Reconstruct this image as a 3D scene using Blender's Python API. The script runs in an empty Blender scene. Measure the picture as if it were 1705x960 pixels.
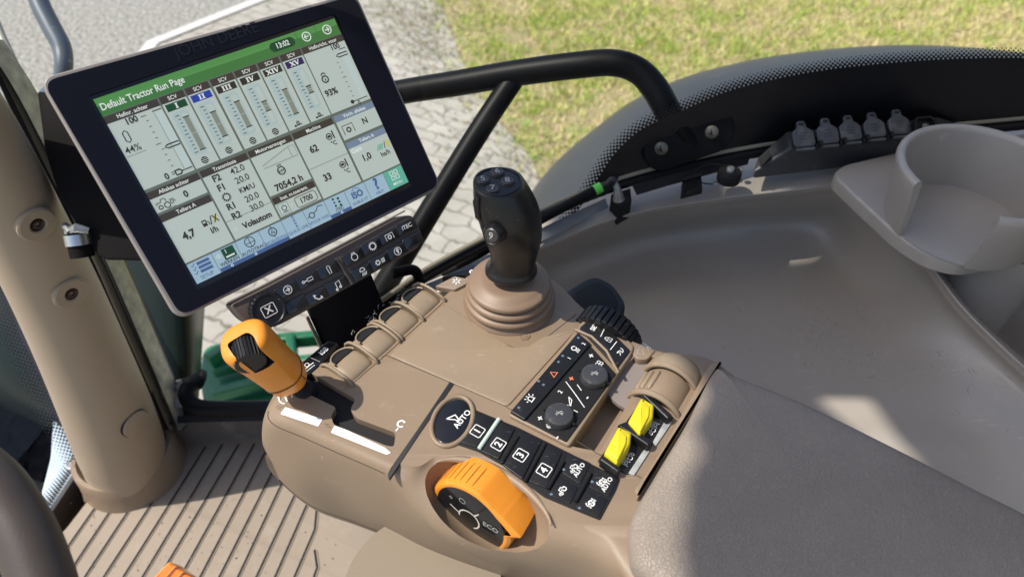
import bpy, bmesh, math, random
import numpy as np
from mathutils import Vector as V, Matrix, geometry
random.seed(7); rng = np.random.default_rng(7)
R = math.radians
SC = bpy.context.scene
COL = SC.collection
H0 = 2.75                                   # height of the eye above the yard
# ---------------------------------------------------------------- camera
PITCH = R(45); F = 1200.0
cam = bpy.data.cameras.new('camera'); camo = bpy.data.objects.new('camera', cam); COL.objects.link(camo)
camo.location = (0, 0, H0); camo.rotation_euler = (R(90) - PITCH, 0, 0)
cam.sensor_width = 36; cam.lens = 36 * F / 1705; cam.clip_start = .02; cam.clip_end = 500
cam.dof.use_dof = True; cam.dof.focus_distance = .66; cam.dof.aperture_fstop = 6.5
SC.camera = camo
# ---------------------------------------------------------------- light
SUNDIR = V((0.55, 0.06, -0.83)).normalized()      # the way the sunlight travels
w = bpy.data.worlds.new('World'); SC.world = w; w.use_nodes = True
nt = w.node_tree; bgn = nt.nodes['Background']
sky = nt.nodes.new('ShaderNodeTexSky'); sky.sky_type = 'NISHITA'; sky.sun_disc = False; sky.dust_density = 2.0; sky.ozone_density = .8; sky.air_density = .9
sky.sun_elevation = math.asin(-SUNDIR.z); sky.sun_rotation = math.atan2(-SUNDIR.x, -SUNDIR.y)
nt.links.new(sky.outputs[0], bgn.inputs[0]); bgn.inputs[1].default_value = .14
sl = bpy.data.lights.new('sun', 'SUN'); sl.energy = 3.8; sl.angle = R(.55); sl.color = (1, .94, .84)
so = bpy.data.objects.new('sun', sl); COL.objects.link(so); so.rotation_euler = SUNDIR.to_track_quat('-Z', 'Y').to_euler()
so.location = (-2, 0, 6)
SC.view_settings.view_transform = 'Standard'; SC.view_settings.look = 'None'
SC.view_settings.exposure = 0.55; SC.view_settings.gamma = 1
# ---------------------------------------------------------------- geometry helpers
cS, sS = math.cos(PITCH), math.sin(PITCH)
def ray(px, py):
    a = (px - 852.5) / F; b = -(py - 480) / F
    return V((a, cS + b * sS, b * cS - sS))
def P(px, py, z):
    d = ray(px, py); return d * (z / d.z) + V((0, 0, H0))
def PD(px, py, dep): return ray(px, py) * dep + V((0, 0, H0))
def PP(px, py, o, n):
    d = ray(px, py); c = V((0, 0, H0)); return c + d * ((o - c).dot(n) / d.dot(n))
def dep_of(p): return (p.y) * cS - (p.z - H0) * sS
E2 = V((.545, .839, 0)); E1 = V((-.839, .545, 0)); UZ = V((0, 0, 1))   # right / forward of the tractor
def crm(pts, n, closed=False):
    pts = [V(p) for p in pts]; m = len(pts); out = []
    seg = m if closed else m - 1
    for i in range(seg):
        p1 = pts[i]; p2 = pts[(i + 1) % m]
        p0 = pts[(i - 1) % m] if closed or i > 0 else p1 * 2 - p2
        p3 = pts[(i + 2) % m] if closed or i + 2 < m else p2 * 2 - p1
        for k in range(n):
            t = k / n
            out.append(.5 * ((2 * p1) + (p2 - p0) * t + (2 * p0 - 5 * p1 + 4 * p2 - p3) * t * t + (3 * p1 - p0 - 3 * p2 + p3) * t ** 3))
    if not closed: out.append(pts[-1])
    return out
def rnd(pts, r, n=5):
    """round the corners of a closed 3D polygon"""
    pts = [V(p) for p in pts]; m = len(pts); out = []
    for i in range(m):
        a, b, c = pts[i - 1], pts[i], pts[(i + 1) % m]
        rr = r[i] if isinstance(r, (list, tuple)) else r
        q = min(rr, (a - b).length * .48, (c - b).length * .48)
        s = b + (a - b).normalized() * q; e = b + (c - b).normalized() * q
        for k in range(n + 1):
            t = k / n; out.append(s * (1 - t) ** 2 + b * 2 * t * (1 - t) + e * t * t)
    return out
class MB:
    def __init__(s): s.v = []; s.f = []; s.m = []
    def add(s, vs, fs, mi=0):
        o = len(s.v); s.v += [tuple(v) for v in vs]; s.f += [tuple(i + o for i in f) for f in fs]; s.m += [mi] * len(fs)
        return s
    def grid(s, rows, mi=0, closed=False, flip=False):
        n = len(rows[0]); vs = [p for r in rows for p in r]; fs = []
        for i in range(len(rows) - 1):
            for j in range(n if closed else n - 1):
                k = (j + 1) % n
                q = (i * n + j, i * n + k, (i + 1) * n + k, (i + 1) * n + j)
                fs.append(q[::-1] if flip else q)
        return s.add(vs, fs, mi)
    def fan(s, pts, mi=0, flip=False):
        f = tuple(range(len(pts))); return s.add(pts, [f[::-1] if flip else f], mi)
    def slab(s, out, n, t, mi=0, bev=0):
        """closed outline, top at outline, going down t along -n; soft edge bev"""
        n = V(n).normalized(); out = [V(p) for p in out]
        c = sum(out, V()) / len(out)
        ar = V()
        for i in range(len(out)): ar += (out[i - 1] - c).cross(out[i] - c)
        if ar.dot(n) < 0: out = out[::-1]
        rows = []
        if bev > 0:
            ins = inset(out, n, bev)
            for k in range(4):
                t_ = k / 3 * math.pi / 2
                rows.append([ins[i] + (out[i] - ins[i]) * math.sin(t_) - n * bev * (1 - math.cos(t_)) for i in range(len(out))])
        else: rows.append(out)
        rows.append([p - n * t for p in out])
        s.fan(rows[0], mi); s.grid(rows, mi, True, flip=True); s.fan(rows[-1], mi, True)
        return s
    def box(s, c, ax, ay, az, mi=0):
        vs = [c + ax * i + ay * j + az * k for k in (-1, 1) for j in (-1, 1) for i in (-1, 1)]
        return s.add(vs, [(0, 2, 3, 1), (4, 5, 7, 6), (0, 1, 5, 4), (2, 6, 7, 3), (0, 4, 6, 2), (1, 3, 7, 5)], mi)
    def tube(s, pts, r, seg=14, mi=0, cap=True, up=None, asp=1.0, closed=False):
        pts = [V(p) for p in pts]; n = len(pts); rows = []; nrm = None
        for i in range(n):
            if closed: t = (pts[(i + 1) % n] - pts[i - 1]).normalized()
            else: t = (pts[min(i + 1, n - 1)] - pts[max(i - 1, 0)]).normalized()
            if nrm is None: nrm = t.cross(up if up else (UZ if abs(t.z) < .9 else V((1, 0, 0)))).normalized()
            nrm = (nrm - t * nrm.dot(t)).normalized(); bn = t.cross(nrm)
            rr = r[i] if isinstance(r, (list, tuple)) else r
            rows.append([pts[i] + (nrm * math.cos(a) + bn * math.sin(a) * asp) * rr for a in [2 * math.pi * k / seg for k in range(seg)]])
        if closed: rows.append(rows[0])
        s.grid(rows, mi, True)
        if cap and not closed: s.fan(rows[0], mi, True); s.fan(rows[-1], mi)
        return s
    def lathe(s, prof, o, ax, seg=32, mi=0, ref=None, ex=1.0, cap=True):
        """prof [(r,h)], from bottom to top along ax"""
        ax = V(ax).normalized(); ref = V(ref) if ref else (V((1, 0, 0)) if abs(ax.x) < .9 else V((0, 1, 0)))
        a1 = (ref - ax * ref.dot(ax)).normalized(); a2 = ax.cross(a1)
        rows = [[o + ax * h + (a1 * math.cos(t) * ex + a2 * math.sin(t)) * r for t in [2 * math.pi * k / seg for k in range(seg)]] for r, h in prof]
        s.grid(rows, mi, True)
        if cap:
            if prof[0][0] > 1e-5: s.fan(rows[0], mi, True)
            if prof[-1][0] > 1e-5: s.fan(rows[-1], mi)
        return s
    def ribbon(s, pts, w, n, mi=0, closed=False):
        pts = [V(p) for p in pts]; n = V(n).normalized(); m = len(pts)
        if closed: pts = pts + [pts[0]]; m += 1
        L = []; Rr = []
        for i in range(m):
            if closed and i in (0, m - 1): t = (pts[1] - pts[-2]).normalized(); k = 1
            else:
                t = pts[min(i + 1, m - 1)] - pts[max(i - 1, 0)]; t = t.normalized() if t.length > 1e-9 else E2
            sd = n.cross(t).normalized() * (w / 2)
            L.append(pts[i] + sd); Rr.append(pts[i] - sd)
        return s.grid([Rr, L], mi)
    def rect(s, fr, x0, y0, x1, y1, lift=0, mi=0):
        return s.add([fr(x0, y0, lift), fr(x0, y1, lift), fr(x1, y1, lift), fr(x1, y0, lift)], [(0, 1, 2, 3)], mi)
    def text(s, st, o, ux, uy, h, mi=0, align='CENTER', bold=0.0, shear=0, sx=1.0):
        g = glyphs(st, align, bold)
        if not g: return s
        vs, fs = g; ux = V(ux).normalized() * h * sx; uy = V(uy).normalized() * h
        return s.add([o + ux * x + uy * y for x, y in vs], fs, mi)
def inset(out, n, d):
    m = len(out); res = []
    for i in range(m):
        a, b, c = out[i - 1], out[i], out[(i + 1) % m]
        t1 = (b - a); t2 = (c - b)
        t1 = t1.normalized() if t1.length > 1e-9 else t2.normalized()
        t2 = t2.normalized() if t2.length > 1e-9 else t1
        s1 = n.cross(t1); s2 = n.cross(t2); q = (s1 + s2)
        q = q.normalized() if q.length > 1e-6 else s1
        res.append(b + q * d / max(.35, q.dot(s1)))
    return res
_G = {}
def glyphs(st, align, bold):
    k = (st, align, bold)
    if k in _G: return _G[k]
    c = bpy.data.curves.new('t', 'FONT'); c.body = st; c.size = 1.37; c.resolution_u = 3; c.offset = bold
    c.align_x = align; c.align_y = 'CENTER'
    o = bpy.data.objects.new('t', c); COL.objects.link(o)
    dg = bpy.context.evaluated_depsgraph_get(); me = bpy.data.meshes.new_from_object(o.evaluated_get(dg))
    vs = [(v.co.x, v.co.y) for v in me.vertices]
    fs = [tuple(p.vertices) for p in me.polygons]
    bpy.data.objects.remove(o); bpy.data.curves.remove(c); bpy.data.meshes.remove(me)
    _G[k] = (vs, fs); return _G[k]
ORG = {}
def mk(name, mb, mats, parent=None, smooth=True, ang=38, bevel=None, merge=True):
    me = bpy.data.meshes.new(name)
    base = ORG[parent.name] if parent else V((0, 0, 0))
    if not parent and mb.v:
        a = np.array([tuple(v) for v in mb.v]); base = V(((a[:, 0].min() + a[:, 0].max()) / 2, (a[:, 1].min() + a[:, 1].max()) / 2, a[:, 2].min()))
    me.from_pydata([tuple(V(v) - base) for v in mb.v], [], mb.f); me.update()
    for m in (mats if isinstance(mats, (list, tuple)) else [mats]): me.materials.append(m)
    me.polygons.foreach_set('material_index', mb.m)
    bm = bmesh.new(); bm.from_mesh(me)
    if merge: bmesh.ops.remove_doubles(bm, verts=bm.verts, dist=1e-6)
    for f in bm.faces: f.smooth = smooth
    for e in bm.edges:
        if len(e.link_faces) == 2 and e.calc_face_angle(0) > R(ang): e.smooth = False
    bm.to_mesh(me); bm.free()
    o = bpy.data.objects.new(name, me); COL.objects.link(o)
    if parent: o.parent = parent
    else: o.location = base
    ORG[o.name] = base
    if bevel:
        b = o.modifiers.new('bevel', 'BEVEL'); b.width = bevel; b.segments = 3; b.limit_method = 'ANGLE'; b.angle_limit = R(40)
    return o
def thing(name, loc, label, cat, group=None):
    o = bpy.data.objects.new(name, None); COL.objects.link(o); o.location = loc; o.empty_display_size = .02
    ORG[o.name] = V(loc); return tag(o, label, cat, group)
def tag(o, label, cat=None, group=None, kind=None):
    if label: o['label'] = label
    if cat: o['category'] = cat
    if group: o['group'] = group
    if kind: o['kind'] = kind
    return o
def cut(o, cutter):
    m = o.modifiers.new('b', 'BOOLEAN'); m.operation = 'DIFFERENCE'; m.object = cutter; m.solver = 'EXACT'
    dg = bpy.context.evaluated_depsgraph_get(); me = bpy.data.meshes.new_from_object(o.evaluated_get(dg))
    o.modifiers.clear(); old = o.data; o.data = me; bpy.data.meshes.remove(old)
    bpy.data.objects.remove(cutter)
# ---------------------------------------------------------------- materials
def mat(name, col, rough=.5, metal=0, coat=0, spec=.5, bump=None, var=None, emis=None, tint=None, scr=None, dust=None, sheen=0, alpha=None):
    """bump [(scale,strength,kind)], var (scale,amount), scr scratches (scale,amount,colour), dust (scale,thresh,colour,amount)"""
    m = bpy.data.materials.new(name); m.use_nodes = True; n = m.node_tree.nodes; l = m.node_tree.links
    b = n['Principled BSDF']; b.inputs['Base Color'].default_value = (*col, 1); b.inputs['Roughness'].default_value = rough
    b.inputs['Metallic'].default_value = metal; b.inputs['Coat Weight'].default_value = coat; b.inputs['Specular IOR Level'].default_value = spec
    b.inputs['Coat Roughness'].default_value = .12
    if sheen: b.inputs['Sheen Weight'].default_value = sheen
    tc = n.new('ShaderNodeTexCoord'); co = tc.outputs['Object']
    def noise(sc, det=4, ro=.55):
        x = n.new('ShaderNodeTexNoise'); x.inputs['Scale'].default_value = sc; x.inputs['Detail'].default_value = det; x.inputs['Roughness'].default_value = ro
        l.new(co, x.inputs['Vector']); return x.outputs['Fac']
    def ramp(src, a, c, lo=(0, 0, 0, 1), hi=(1, 1, 1, 1)):
        x = n.new('ShaderNodeValToRGB'); x.color_ramp.elements[0].position = a; x.color_ramp.elements[1].position = c
        x.color_ramp.elements[0].color = lo; x.color_ramp.elements[1].color = hi; l.new(src, x.inputs[0]); return x.outputs[0]
    def mix(f, A, B, mode='MIX'):
        x = n.new('ShaderNodeMix'); x.data_type = 'RGBA'; x.blend_type = mode
        for s, val in ((x.inputs[0], f), (x.inputs[6], A), (x.inputs[7], B)):
            if hasattr(val, 'links'): l.new(val, s)
            elif isinstance(val, (int, float)): s.default_value = val
            else: s.default_value = (*val, 1)
        return x.outputs[2]
    cur = tuple(col); hasc = False
    if var:
        lo = tuple(c * (1 - var[1]) for c in col); hi = tuple(min(1, c * (1 + var[1])) for c in (tint or col))
        cur = mix(ramp(noise(var[0]), .3, .7), lo, hi); hasc = True
    rsrc = None
    if dust:
        f = ramp(noise(dust[0], 6, .7), dust[1], dust[1] + .12)
        x = n.new('ShaderNodeMath'); x.operation = 'MULTIPLY'; l.new(f, x.inputs[0]); x.inputs[1].default_value = dust[3]
        cur = mix(x.outputs[0], cur, dust[2]); hasc = True
    if scr:
        mp = n.new('ShaderNodeMapping'); mp.inputs['Rotation'].default_value = (0, 0, R(scr[3] if len(scr) > 3 else 30)); mp.inputs['Scale'].default_value = (1, 9, 1)
        l.new(co, mp.inputs[0]); x = n.new('ShaderNodeTexNoise'); x.inputs['Scale'].default_value = scr[0]; x.inputs['Detail'].default_value = 3
        l.new(mp.outputs[0], x.inputs['Vector']); f1 = ramp(x.outputs['Fac'], .66, .72)
        f2 = ramp(noise(scr[0] * .35, 2), .5, .62)
        y = n.new('ShaderNodeMath'); y.operation = 'MULTIPLY'; l.new(f1, y.inputs[0]); l.new(f2, y.inputs[1])
        z = n.new('ShaderNodeMath'); z.operation = 'MULTIPLY'; l.new(y.outputs[0], z.inputs[0]); z.inputs[1].default_value = scr[1]
        cur = mix(z.outputs[0], cur, scr[2]); hasc = True
    if hasc: l.new(cur, b.inputs['Base Color'])
    if bump:
        prev = None
        for sc, st, kind in bump:
            if kind == 'n': h = noise(sc, 3)
            else:
                x = n.new('ShaderNodeTexVoronoi'); x.feature = 'DISTANCE_TO_EDGE' if kind == 'e' else 'F1'; x.inputs['Scale'].default_value = sc
                if kind == 'e':
                    nn = n.new('ShaderNodeTexNoise'); nn.inputs['Scale'].default_value = sc * .4; l.new(co, nn.inputs['Vector'])
                    mm = n.new('ShaderNodeMix'); mm.data_type = 'VECTOR'; mm.inputs[0].default_value = .006
                    l.new(co, mm.inputs[4]); l.new(nn.outputs['Color'], mm.inputs[5]); l.new(mm.outputs[1], x.inputs['Vector'])
                    h = ramp(x.outputs['Distance'], 0, .12)
                else: l.new(co, x.inputs['Vector']); h = x.outputs['Distance']
            bp = n.new('ShaderNodeBump'); bp.inputs['Strength'].default_value = st; bp.inputs['Distance'].default_value = .001
            l.new(h, bp.inputs['Height'])
            if prev: l.new(prev, bp.inputs['Normal'])
            prev = bp.outputs[0]
        l.new(prev, b.inputs['Normal'])
    if emis: b.inputs['Emission Color'].default_value = (*emis[0], 1); b.inputs['Emission Strength'].default_value = emis[1]
    return m
def srgb(r, g, b):
    return tuple(((x / 255) / 12.92 if x <= 10 else (((x / 255) + .055) / 1.055) ** 2.4) for x in (r, g, b))
TAN = mat('tan_plastic', (.222, .160, .105), .48, var=(9, .05), bump=[(900, .12, 'n'), (1700, .08, 'v')], dust=(35, .62, (.42, .36, .29), .25), scr=(60, .35, (.5, .44, .37)))
TAN2 = mat('tan_plastic_worn', (.245, .184, .122), .5, var=(12, .06), bump=[(900, .12, 'n')], dust=(50, .6, (.42, .36, .28), .3), scr=(70, .3, (.5, .45, .38)))
TANSM = mat('tan_rubber', (.195, .130, .085), .5, var=(20, .05), bump=[(900, .05, 'n')])
LINER = mat('grey_brown_liner', (.325, .29, .25), .31, spec=.75, var=(5, .06), bump=[(800, .25, 'n'), (6, .2, 'n')], scr=(34, .5, (.45, .42, .39), 70), dust=(30, .6, (.40, .38, .35), .35))
LEATHER = mat('grained_vinyl', (.255, .214, .175), .52, spec=.35, var=(6, .14), bump=[(340, .5, 'e'), (24, 1.0, 'n'), (110, .6, 'n')], dust=(14, .62, (.21, .19, .17), .5))
BLK = mat('black_plastic', (.009, .009, .010), .36, spec=.35, bump=[(1200, .08, 'n')], dust=(90, .66, (.16, .16, .16), .35), scr=(110, .5, (.25, .25, .25)))
BLKM = mat('black_matt', (.009, .009, .010), .6, spec=.25, bump=[(900, .1, 'n')])
BLKG = mat('black_gloss', (.007, .007, .008), .22, coat=.15, dust=(140, .68, (.2, .2, .2), .3))
GAP = mat('gap_black', (.006, .006, .007), .8)
SEAM = mat('seam_brown', (.05, .038, .03), .8)
WHT = mat('print_white', (.72, .72, .70), .5)
GREYP = mat('print_grey', (.35, .35, .34), .5)
REDP = mat('print_orange', (.75, .22, .10), .5)
ORA = mat('orange_plastic', (.70, .245, .02), .36, var=(30, .04), bump=[(700, .05, 'n')], scr=(90, .25, (.6, .3, .08)), dust=(60, .7, (.5, .2, .05), .3))
YEL = mat('yellow_plastic', (.60, .50, .015), .45, var=(40, .05), bump=[(600, .08, 'n')])
STEEL = mat('bright_steel', (.55, .55, .52), .3, metal=1, bump=[(200, .1, 'n')])
STEELW = mat('worn_steel', (.30, .31, .31), .45, metal=.7, var=(60, .3))
BAR = mat('black_paint_tube', (.003, .0033, .004), .45, spec=.12, bump=[(300, .06, 'n')], dust=(60, .68, (.2, .2, .2), .2))
BEZEL = mat('navy_black_bezel', (.0035, .004, .010), .45, spec=.2, bump=[(1500, .1, 'n')])
RIM = mat('silver_rim', (.24, .215, .195), .38)
KEYP = mat('dark_brown_plastic', (.075, .058, .05), .5, bump=[(1000, .1, 'n')])
DKBR = mat('mount_dark_brown', (.006, .005, .005), .75, spec=.12, bump=[(900, .08, 'n')])
GRN = mat('green_plastic', (.012, .13, .055), .38, var=(8, .15), dust=(30, .6, (.12, .2, .13), .35), bump=[(200, .1, 'n')])
DGRN = mat('dark_green_paint', (.006, .012, .009), .35, spec=.25, coat=0, dust=(160, .70, (.3, .3, .28), .6), var=(4, .4))
MATF = mat('rubber_floor_mat', (.25, .205, .158), .75, var=(4, .08), bump=[(500, .2, 'n'), (60, .15, 'n')], dust=(12, .55, (.31, .262, .208), .6), scr=(40, .3, (.42, .37, .32), 10))
TYRE = mat('tyre_rubber', (.018, .018, .02), .75, bump=[(60, .3, 'n')], dust=(14, .5, (.07, .065, .06), .6))
WHEELR = mat('steering_rim', (.055, .042, .035), .5, bump=[(700, .15, 'n')])
FEND = mat('grey_black_fender', (.036, .038, .040), .40, var=(3, .15), dust=(25, .62, (.16, .16, .15), .3))
STICK = mat('white_sticker', (.86, .86, .84), .45)
AMB = mat('amber_lens', (.8, .22, .02), .2, coat=.5)
PILL = mat('pillar_trim', (.31, .24, .165), .5, var=(5, .05), bump=[(700, .12, 'n')], dust=(40, .66, (.36, .32, .26), .2))
# ================================================================ outside: yard, lawn
GZ = -H0
def ground_mat(name, kind):
    m = bpy.data.materials.new(name); m.use_nodes = True; n = m.node_tree.nodes; l = m.node_tree.links
    b = n['Principled BSDF']; b.inputs['Roughness'].default_value = .9
    tc = n.new('ShaderNodeTexCoord')
    def noise(sc, det=5, vec=None, ro=.6):
        x = n.new('ShaderNodeTexNoise'); x.inputs['Scale'].default_value = sc; x.inputs['Detail'].default_value = det; x.inputs['Roughness'].default_value = ro
        l.new(vec or tc.outputs['Object'], x.inputs['Vector']); return x
    def ramp(src, st):
        x = n.new('ShaderNodeValToRGB'); e = x.color_ramp.elements
        while len(e) < len(st): e.new(.5)
        for q, (p, c) in zip(e, st): q.position = p; q.color = (*c, 1)
        l.new(src, x.inputs[0]); return x.outputs[0]
    bp = n.new('ShaderNodeBump'); bp.inputs['Distance'].default_value = .01; l.new(bp.outputs[0], b.inputs['Normal'])
    if kind == 'pave':
        nz = noise(7, 2); nm = n.new('ShaderNodeMix'); nm.data_type = 'VECTOR'; nm.inputs[0].default_value = .10
        mp = n.new('ShaderNodeMapping'); mp.inputs['Rotation'].default_value = (0, 0, R(28)); l.new(tc.outputs['Object'], mp.inputs[0])
        l.new(mp.outputs[0], nm.inputs[4]); l.new(nz.outputs['Color'], nm.inputs[5])
        br = n.new('ShaderNodeTexBrick'); l.new(nm.outputs[1], br.inputs['Vector'])
        br.inputs['Scale'].default_value = 1; br.inputs['Brick Width'].default_value = .20; br.inputs['Row Height'].default_value = .10
        br.inputs['Mortar Size'].default_value = .006; br.inputs['Mortar Smooth'].default_value = .5
        br.inputs['Color1'].default_value = (.33, .315, .275, 1); br.inputs['Color2'].default_value = (.37, .355, .31, 1); br.inputs['Mortar'].default_value = (.17, .155, .125, 1)
        mx = n.new('ShaderNodeMix'); mx.data_type = 'RGBA'; mx.blend_type = 'MULTIPLY'; mx.inputs[0].default_value = 1
        l.new(br.outputs['Color'], mx.inputs[6]); l.new(ramp(noise(3, 8).outputs['Fac'], [(.3, (.80, .78, .74)), (.65, (1.1, 1.1, 1.1))]), mx.inputs[7])
        # dirt and moss patches, denser towards the lawn
        l.new(mx.outputs[2], b.inputs['Base Color']); l.new(br.outputs['Fac'], bp.inputs['Height']); bp.invert = True; bp.inputs['Strength'].default_value = .5
    elif kind == 'conc':
        x = noise(34, 4, None, .8); l.new(ramp(x.outputs['Fac'], [(.38, (.08, .078, .065)), (.5, (.25, .245, .215)), (.60, (.43, .42, .375))]), b.inputs['Base Color'])
        l.new(x.outputs['Fac'], bp.inputs['Height']); bp.inputs['Strength'].default_value = .8
    else:
        x = noise(6, 8, None, .7); l.new(ramp(x.outputs['Fac'], [(.35, (.20, .17, .09)), (.5, (.30, .25, .13)), (.62, (.20, .24, .07))]), b.inputs['Base Color'])
        l.new(x.outputs['Fac'], bp.inputs['Height'])
    return m
def sheet(name, pts, z, m, label=None, kind='structure'):
    mb = MB(); mb.v = [(p[0], p[1], z) for p in pts]; tris = geometry.tessellate_polygon([[V(p) for p in mb.v]])
    mb.f = [tuple(t) for t in tris]; mb.m = [0] * len(mb.f)
    mb.f = [f if (V(mb.v[f[1]]) - V(mb.v[f[0]])).cross(V(mb.v[f[2]]) - V(mb.v[f[0]])).z > 0 else f[::-1] for f in mb.f]
    o = mk(name, mb, m, smooth=False); return tag(o, None, kind=kind)
S = 60
sheet('ground', [(-S, -S), (S, -S), (S, S), (-S, S)], -.02, ground_mat('bare_soil', 'soil'))
gp = [P(x, y, GZ) for x, y in [(905, 310), (888, 270), (862, 235), (835, 205), (800, 160), (772, 105), (755, 60), (740, 20), (722, -30), (700, -120), (680, -300)]]
pave = [(p.x, p.y) for p in gp] + [(gp[-1].x - 3, 40), (-40, 40), (-40, -20), (10, -20), (gp[0].x + 1.2, gp[0].y - 1.2)]
sheet('paving', pave, 0, ground_mat('concrete_block_paving', 'pave'))
cp = [P(x, y, GZ) for x, y in [(60, 330), (255, 72), (455, -8), (620, -80), (900, -220)]]
sheet('concrete_road', [(p.x, p.y) for p in cp] + [(cp[-1].x, 40), (-40, 40), (-40, cp[0].y - 3)], .004, ground_mat('rough_concrete', 'conc'))
kb = MB(); kb.ribbon([p + UZ * .012 for p in cp], .11, UZ); tag(mk('edging_strip', kb, mat('smooth_concrete', (.52, .51, .48), .8, var=(20, .1))), None, kind='structure')
lawn = [(p.x, p.y) for p in gp] + [(gp[-1].x, 40), (40, 40), (40, gp[0].y - 2), (gp[0].x + 1.2, gp[0].y - 1.2)]
sheet('lawn', lawn, .008, ground_mat('thatch', 'lawn'))
# grass blades as one mass
def grass_blades():
    N = 150000
    gx = np.array([p.x for p in gp]); gy = np.array([p.y for p in gp])
    x0 = gp[0].x - .5; X = rng.uniform(x0 - .6, 5.2, N * 2); Y = rng.uniform(1.2, 7.5, N * 2)
    edge = np.interp(Y, gy[np.argsort(gy)], gx[np.argsort(gy)])
    # keep only where the view can reach, thin towards the edge
    dd = Y * cS + H0 * sS; uu = 852.5 + F * X / dd; vv = 480 - F * (Y * sS - H0 * cS) / dd
    d = X - edge
    clump = np.sin(X * 5.1 + np.sin(Y * 3.7) * 2) * np.sin(Y * 6.3 + np.sin(X * 4.1) * 2) * .5 + .5
    clump2 = np.sin(X * 13 + 3 * np.sin(Y * 7.7)) * np.sin(Y * 11 + 2.5 * np.sin(X * 9.1)) * .5 + .5
    keep = (uu > 620) & (uu < 1780) & (vv < 400) & (vv > -60) & (d > -.30)
    pr = np.clip((d + .25) * 1.6 * (0.15 + clump), 0, 1) * (.42 + .58 * clump2)
    keep &= rng.random(N * 2) < pr
    idx = np.where(keep)[0][:N]; X = X[idx]; Y = Y[idx]; cl = clump[idx] * .6 + clump2[idx] * .4; n = len(idx)
    h = rng.uniform(.018, .05, n) * (.7 + .6 * cl); a = rng.uniform(0, 2 * np.pi, n); wd = rng.uniform(.0025, .006, n)
    lx = rng.normal(0, .022, n); ly = rng.normal(0, .022, n)
    vs = np.zeros((n, 3, 3)); vs[:, 0] = np.c_[X - np.cos(a) * wd, Y - np.sin(a) * wd, np.full(n, .008)]
    vs[:, 1] = np.c_[X + np.cos(a) * wd, Y + np.sin(a) * wd, np.full(n, .008)]; vs[:, 2] = np.c_[X + lx, Y + ly, h + .008]
    me = bpy.data.meshes.new('grass'); me.vertices.add(n * 3); me.vertices.foreach_set('co', vs.ravel())
    me.loops.add(n * 3); me.loops.foreach_set('vertex_index', np.arange(n * 3)); me.polygons.add(n)
    me.polygons.foreach_set('loop_start', np.arange(n) * 3); me.polygons.foreach_set('loop_total', np.full(n, 3))
    cols = [('grass_bright', (.38, .50, .07)), ('grass_yellow', (.58, .54, .17)), ('grass_straw', (.64, .53, .29)), ('grass_deep', (.17, .32, .05))]
    for nm, c in cols:
        m = mat(nm, c, .6); bs = m.node_tree.nodes['Principled BSDF']; bs.inputs['Subsurface Weight'].default_value = 0
        bs.inputs['Transmission Weight'].default_value = 0; me.materials.append(m)
    r_ = rng.random(n) + (cl - .5) * .9
    mi = np.where(r_ > .75, 0, np.where(r_ > .42, 1, 2)); mi = np.where((rng.random(n) < .12) & (cl > .4), 3, mi)
    me.polygons.foreach_set('material_index', mi.astype(np.int32)); me.update(); me.validate()
    o = bpy.data.objects.new('grass', me); COL.objects.link(o); tag(o, None, kind='stuff'); return o
g = grass_blades(); tag(g, 'short sunlit grass, green and straw yellow, on the lawn outside the window', 'grass')
# dead leaves and dirt where paving meets lawn
lv = MB()
for i in range(900):
    t = rng.random(); k = t * (len(gp) - 3); i0 = int(k); q = gp[i0].lerp(gp[i0 + 1], k - i0)
    x = q.x + rng.normal(-.10, .22); y = q.y + rng.normal(0, .2); a = rng.uniform(0, 6.28); s_ = rng.uniform(.004, .016)
    u = V((math.cos(a), math.sin(a), rng.uniform(-.4, .4))) * s_; v_ = V((-math.sin(a), math.cos(a), rng.uniform(-.4, .4))) * s_ * .6
    c = V((x, y, .018)); lv.add([c - u, c - v_, c + u, c + v_], [(0, 1, 2, 3)], int(rng.integers(0, 3)))
for i in range(700):
    c0_ = [P(655, 10, GZ), P(690, 60, GZ), P(715, 30, GZ), P(705, 100, GZ), P(670, 35, GZ)][i % 5]; x = c0_.x + rng.normal(0, .13); y = c0_.y + rng.normal(0, .13); a = rng.uniform(0, 6.28); s_ = rng.uniform(.006, .02)
    u = V((math.cos(a), math.sin(a), rng.uniform(-.4, .4))) * s_; v_ = V((-math.sin(a), math.cos(a), rng.uniform(-.4, .4))) * s_ * .5; c = V((x, y, .016)); lv.add([c - u, c - v_, c + u, c + v_], [(0, 1, 2, 3)], int(rng.integers(0, 3)))
o = mk('leaf_litter', lv, [mat('dry_leaf', (.22, .14, .07), .8), mat('soil_crumb', (.12, .09, .06), .9), mat('moss', (.16, .20, .06), .8)], smooth=False, merge=False)
tag(o, 'dry leaf bits and soil crumbs scattered where the paving meets the lawn', 'litter', kind='stuff')

# ================================================================ right rear fender (outside the window)
sil = [(840, 400), (878, 330), (920, 275), (980, 222), (1050, 170), (1130, 132), (1210, 109), (1290, 93), (1400, 80), (1500, 75), (1600, 78), (1705, 88), (1800, 104), (1950, 140)]
def frail(dx, dy, dep): return crm([PD(x + dx, y + dy, dep) for x, y in sil], 8)
fb = MB()
fb.grid([frail(30, 240, 1.62), frail(10, 90, 1.60), frail(0, 18, 1.56), frail(0, 3, 1.53), frail(0, 0, 1.50), frail(2, 4, 1.46), frail(6, 16, 1.42), frail(12, 45, 1.36), frail(20, 90, 1.30), frail(35, 160, 1.24), frail(50, 260, 1.2)])
o = mk('wheel_fender', fb, FEND, ang=80); tag(o, 'dark grey curved rear wheel fender outside the right window, beside the lawn', 'fender')

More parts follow.
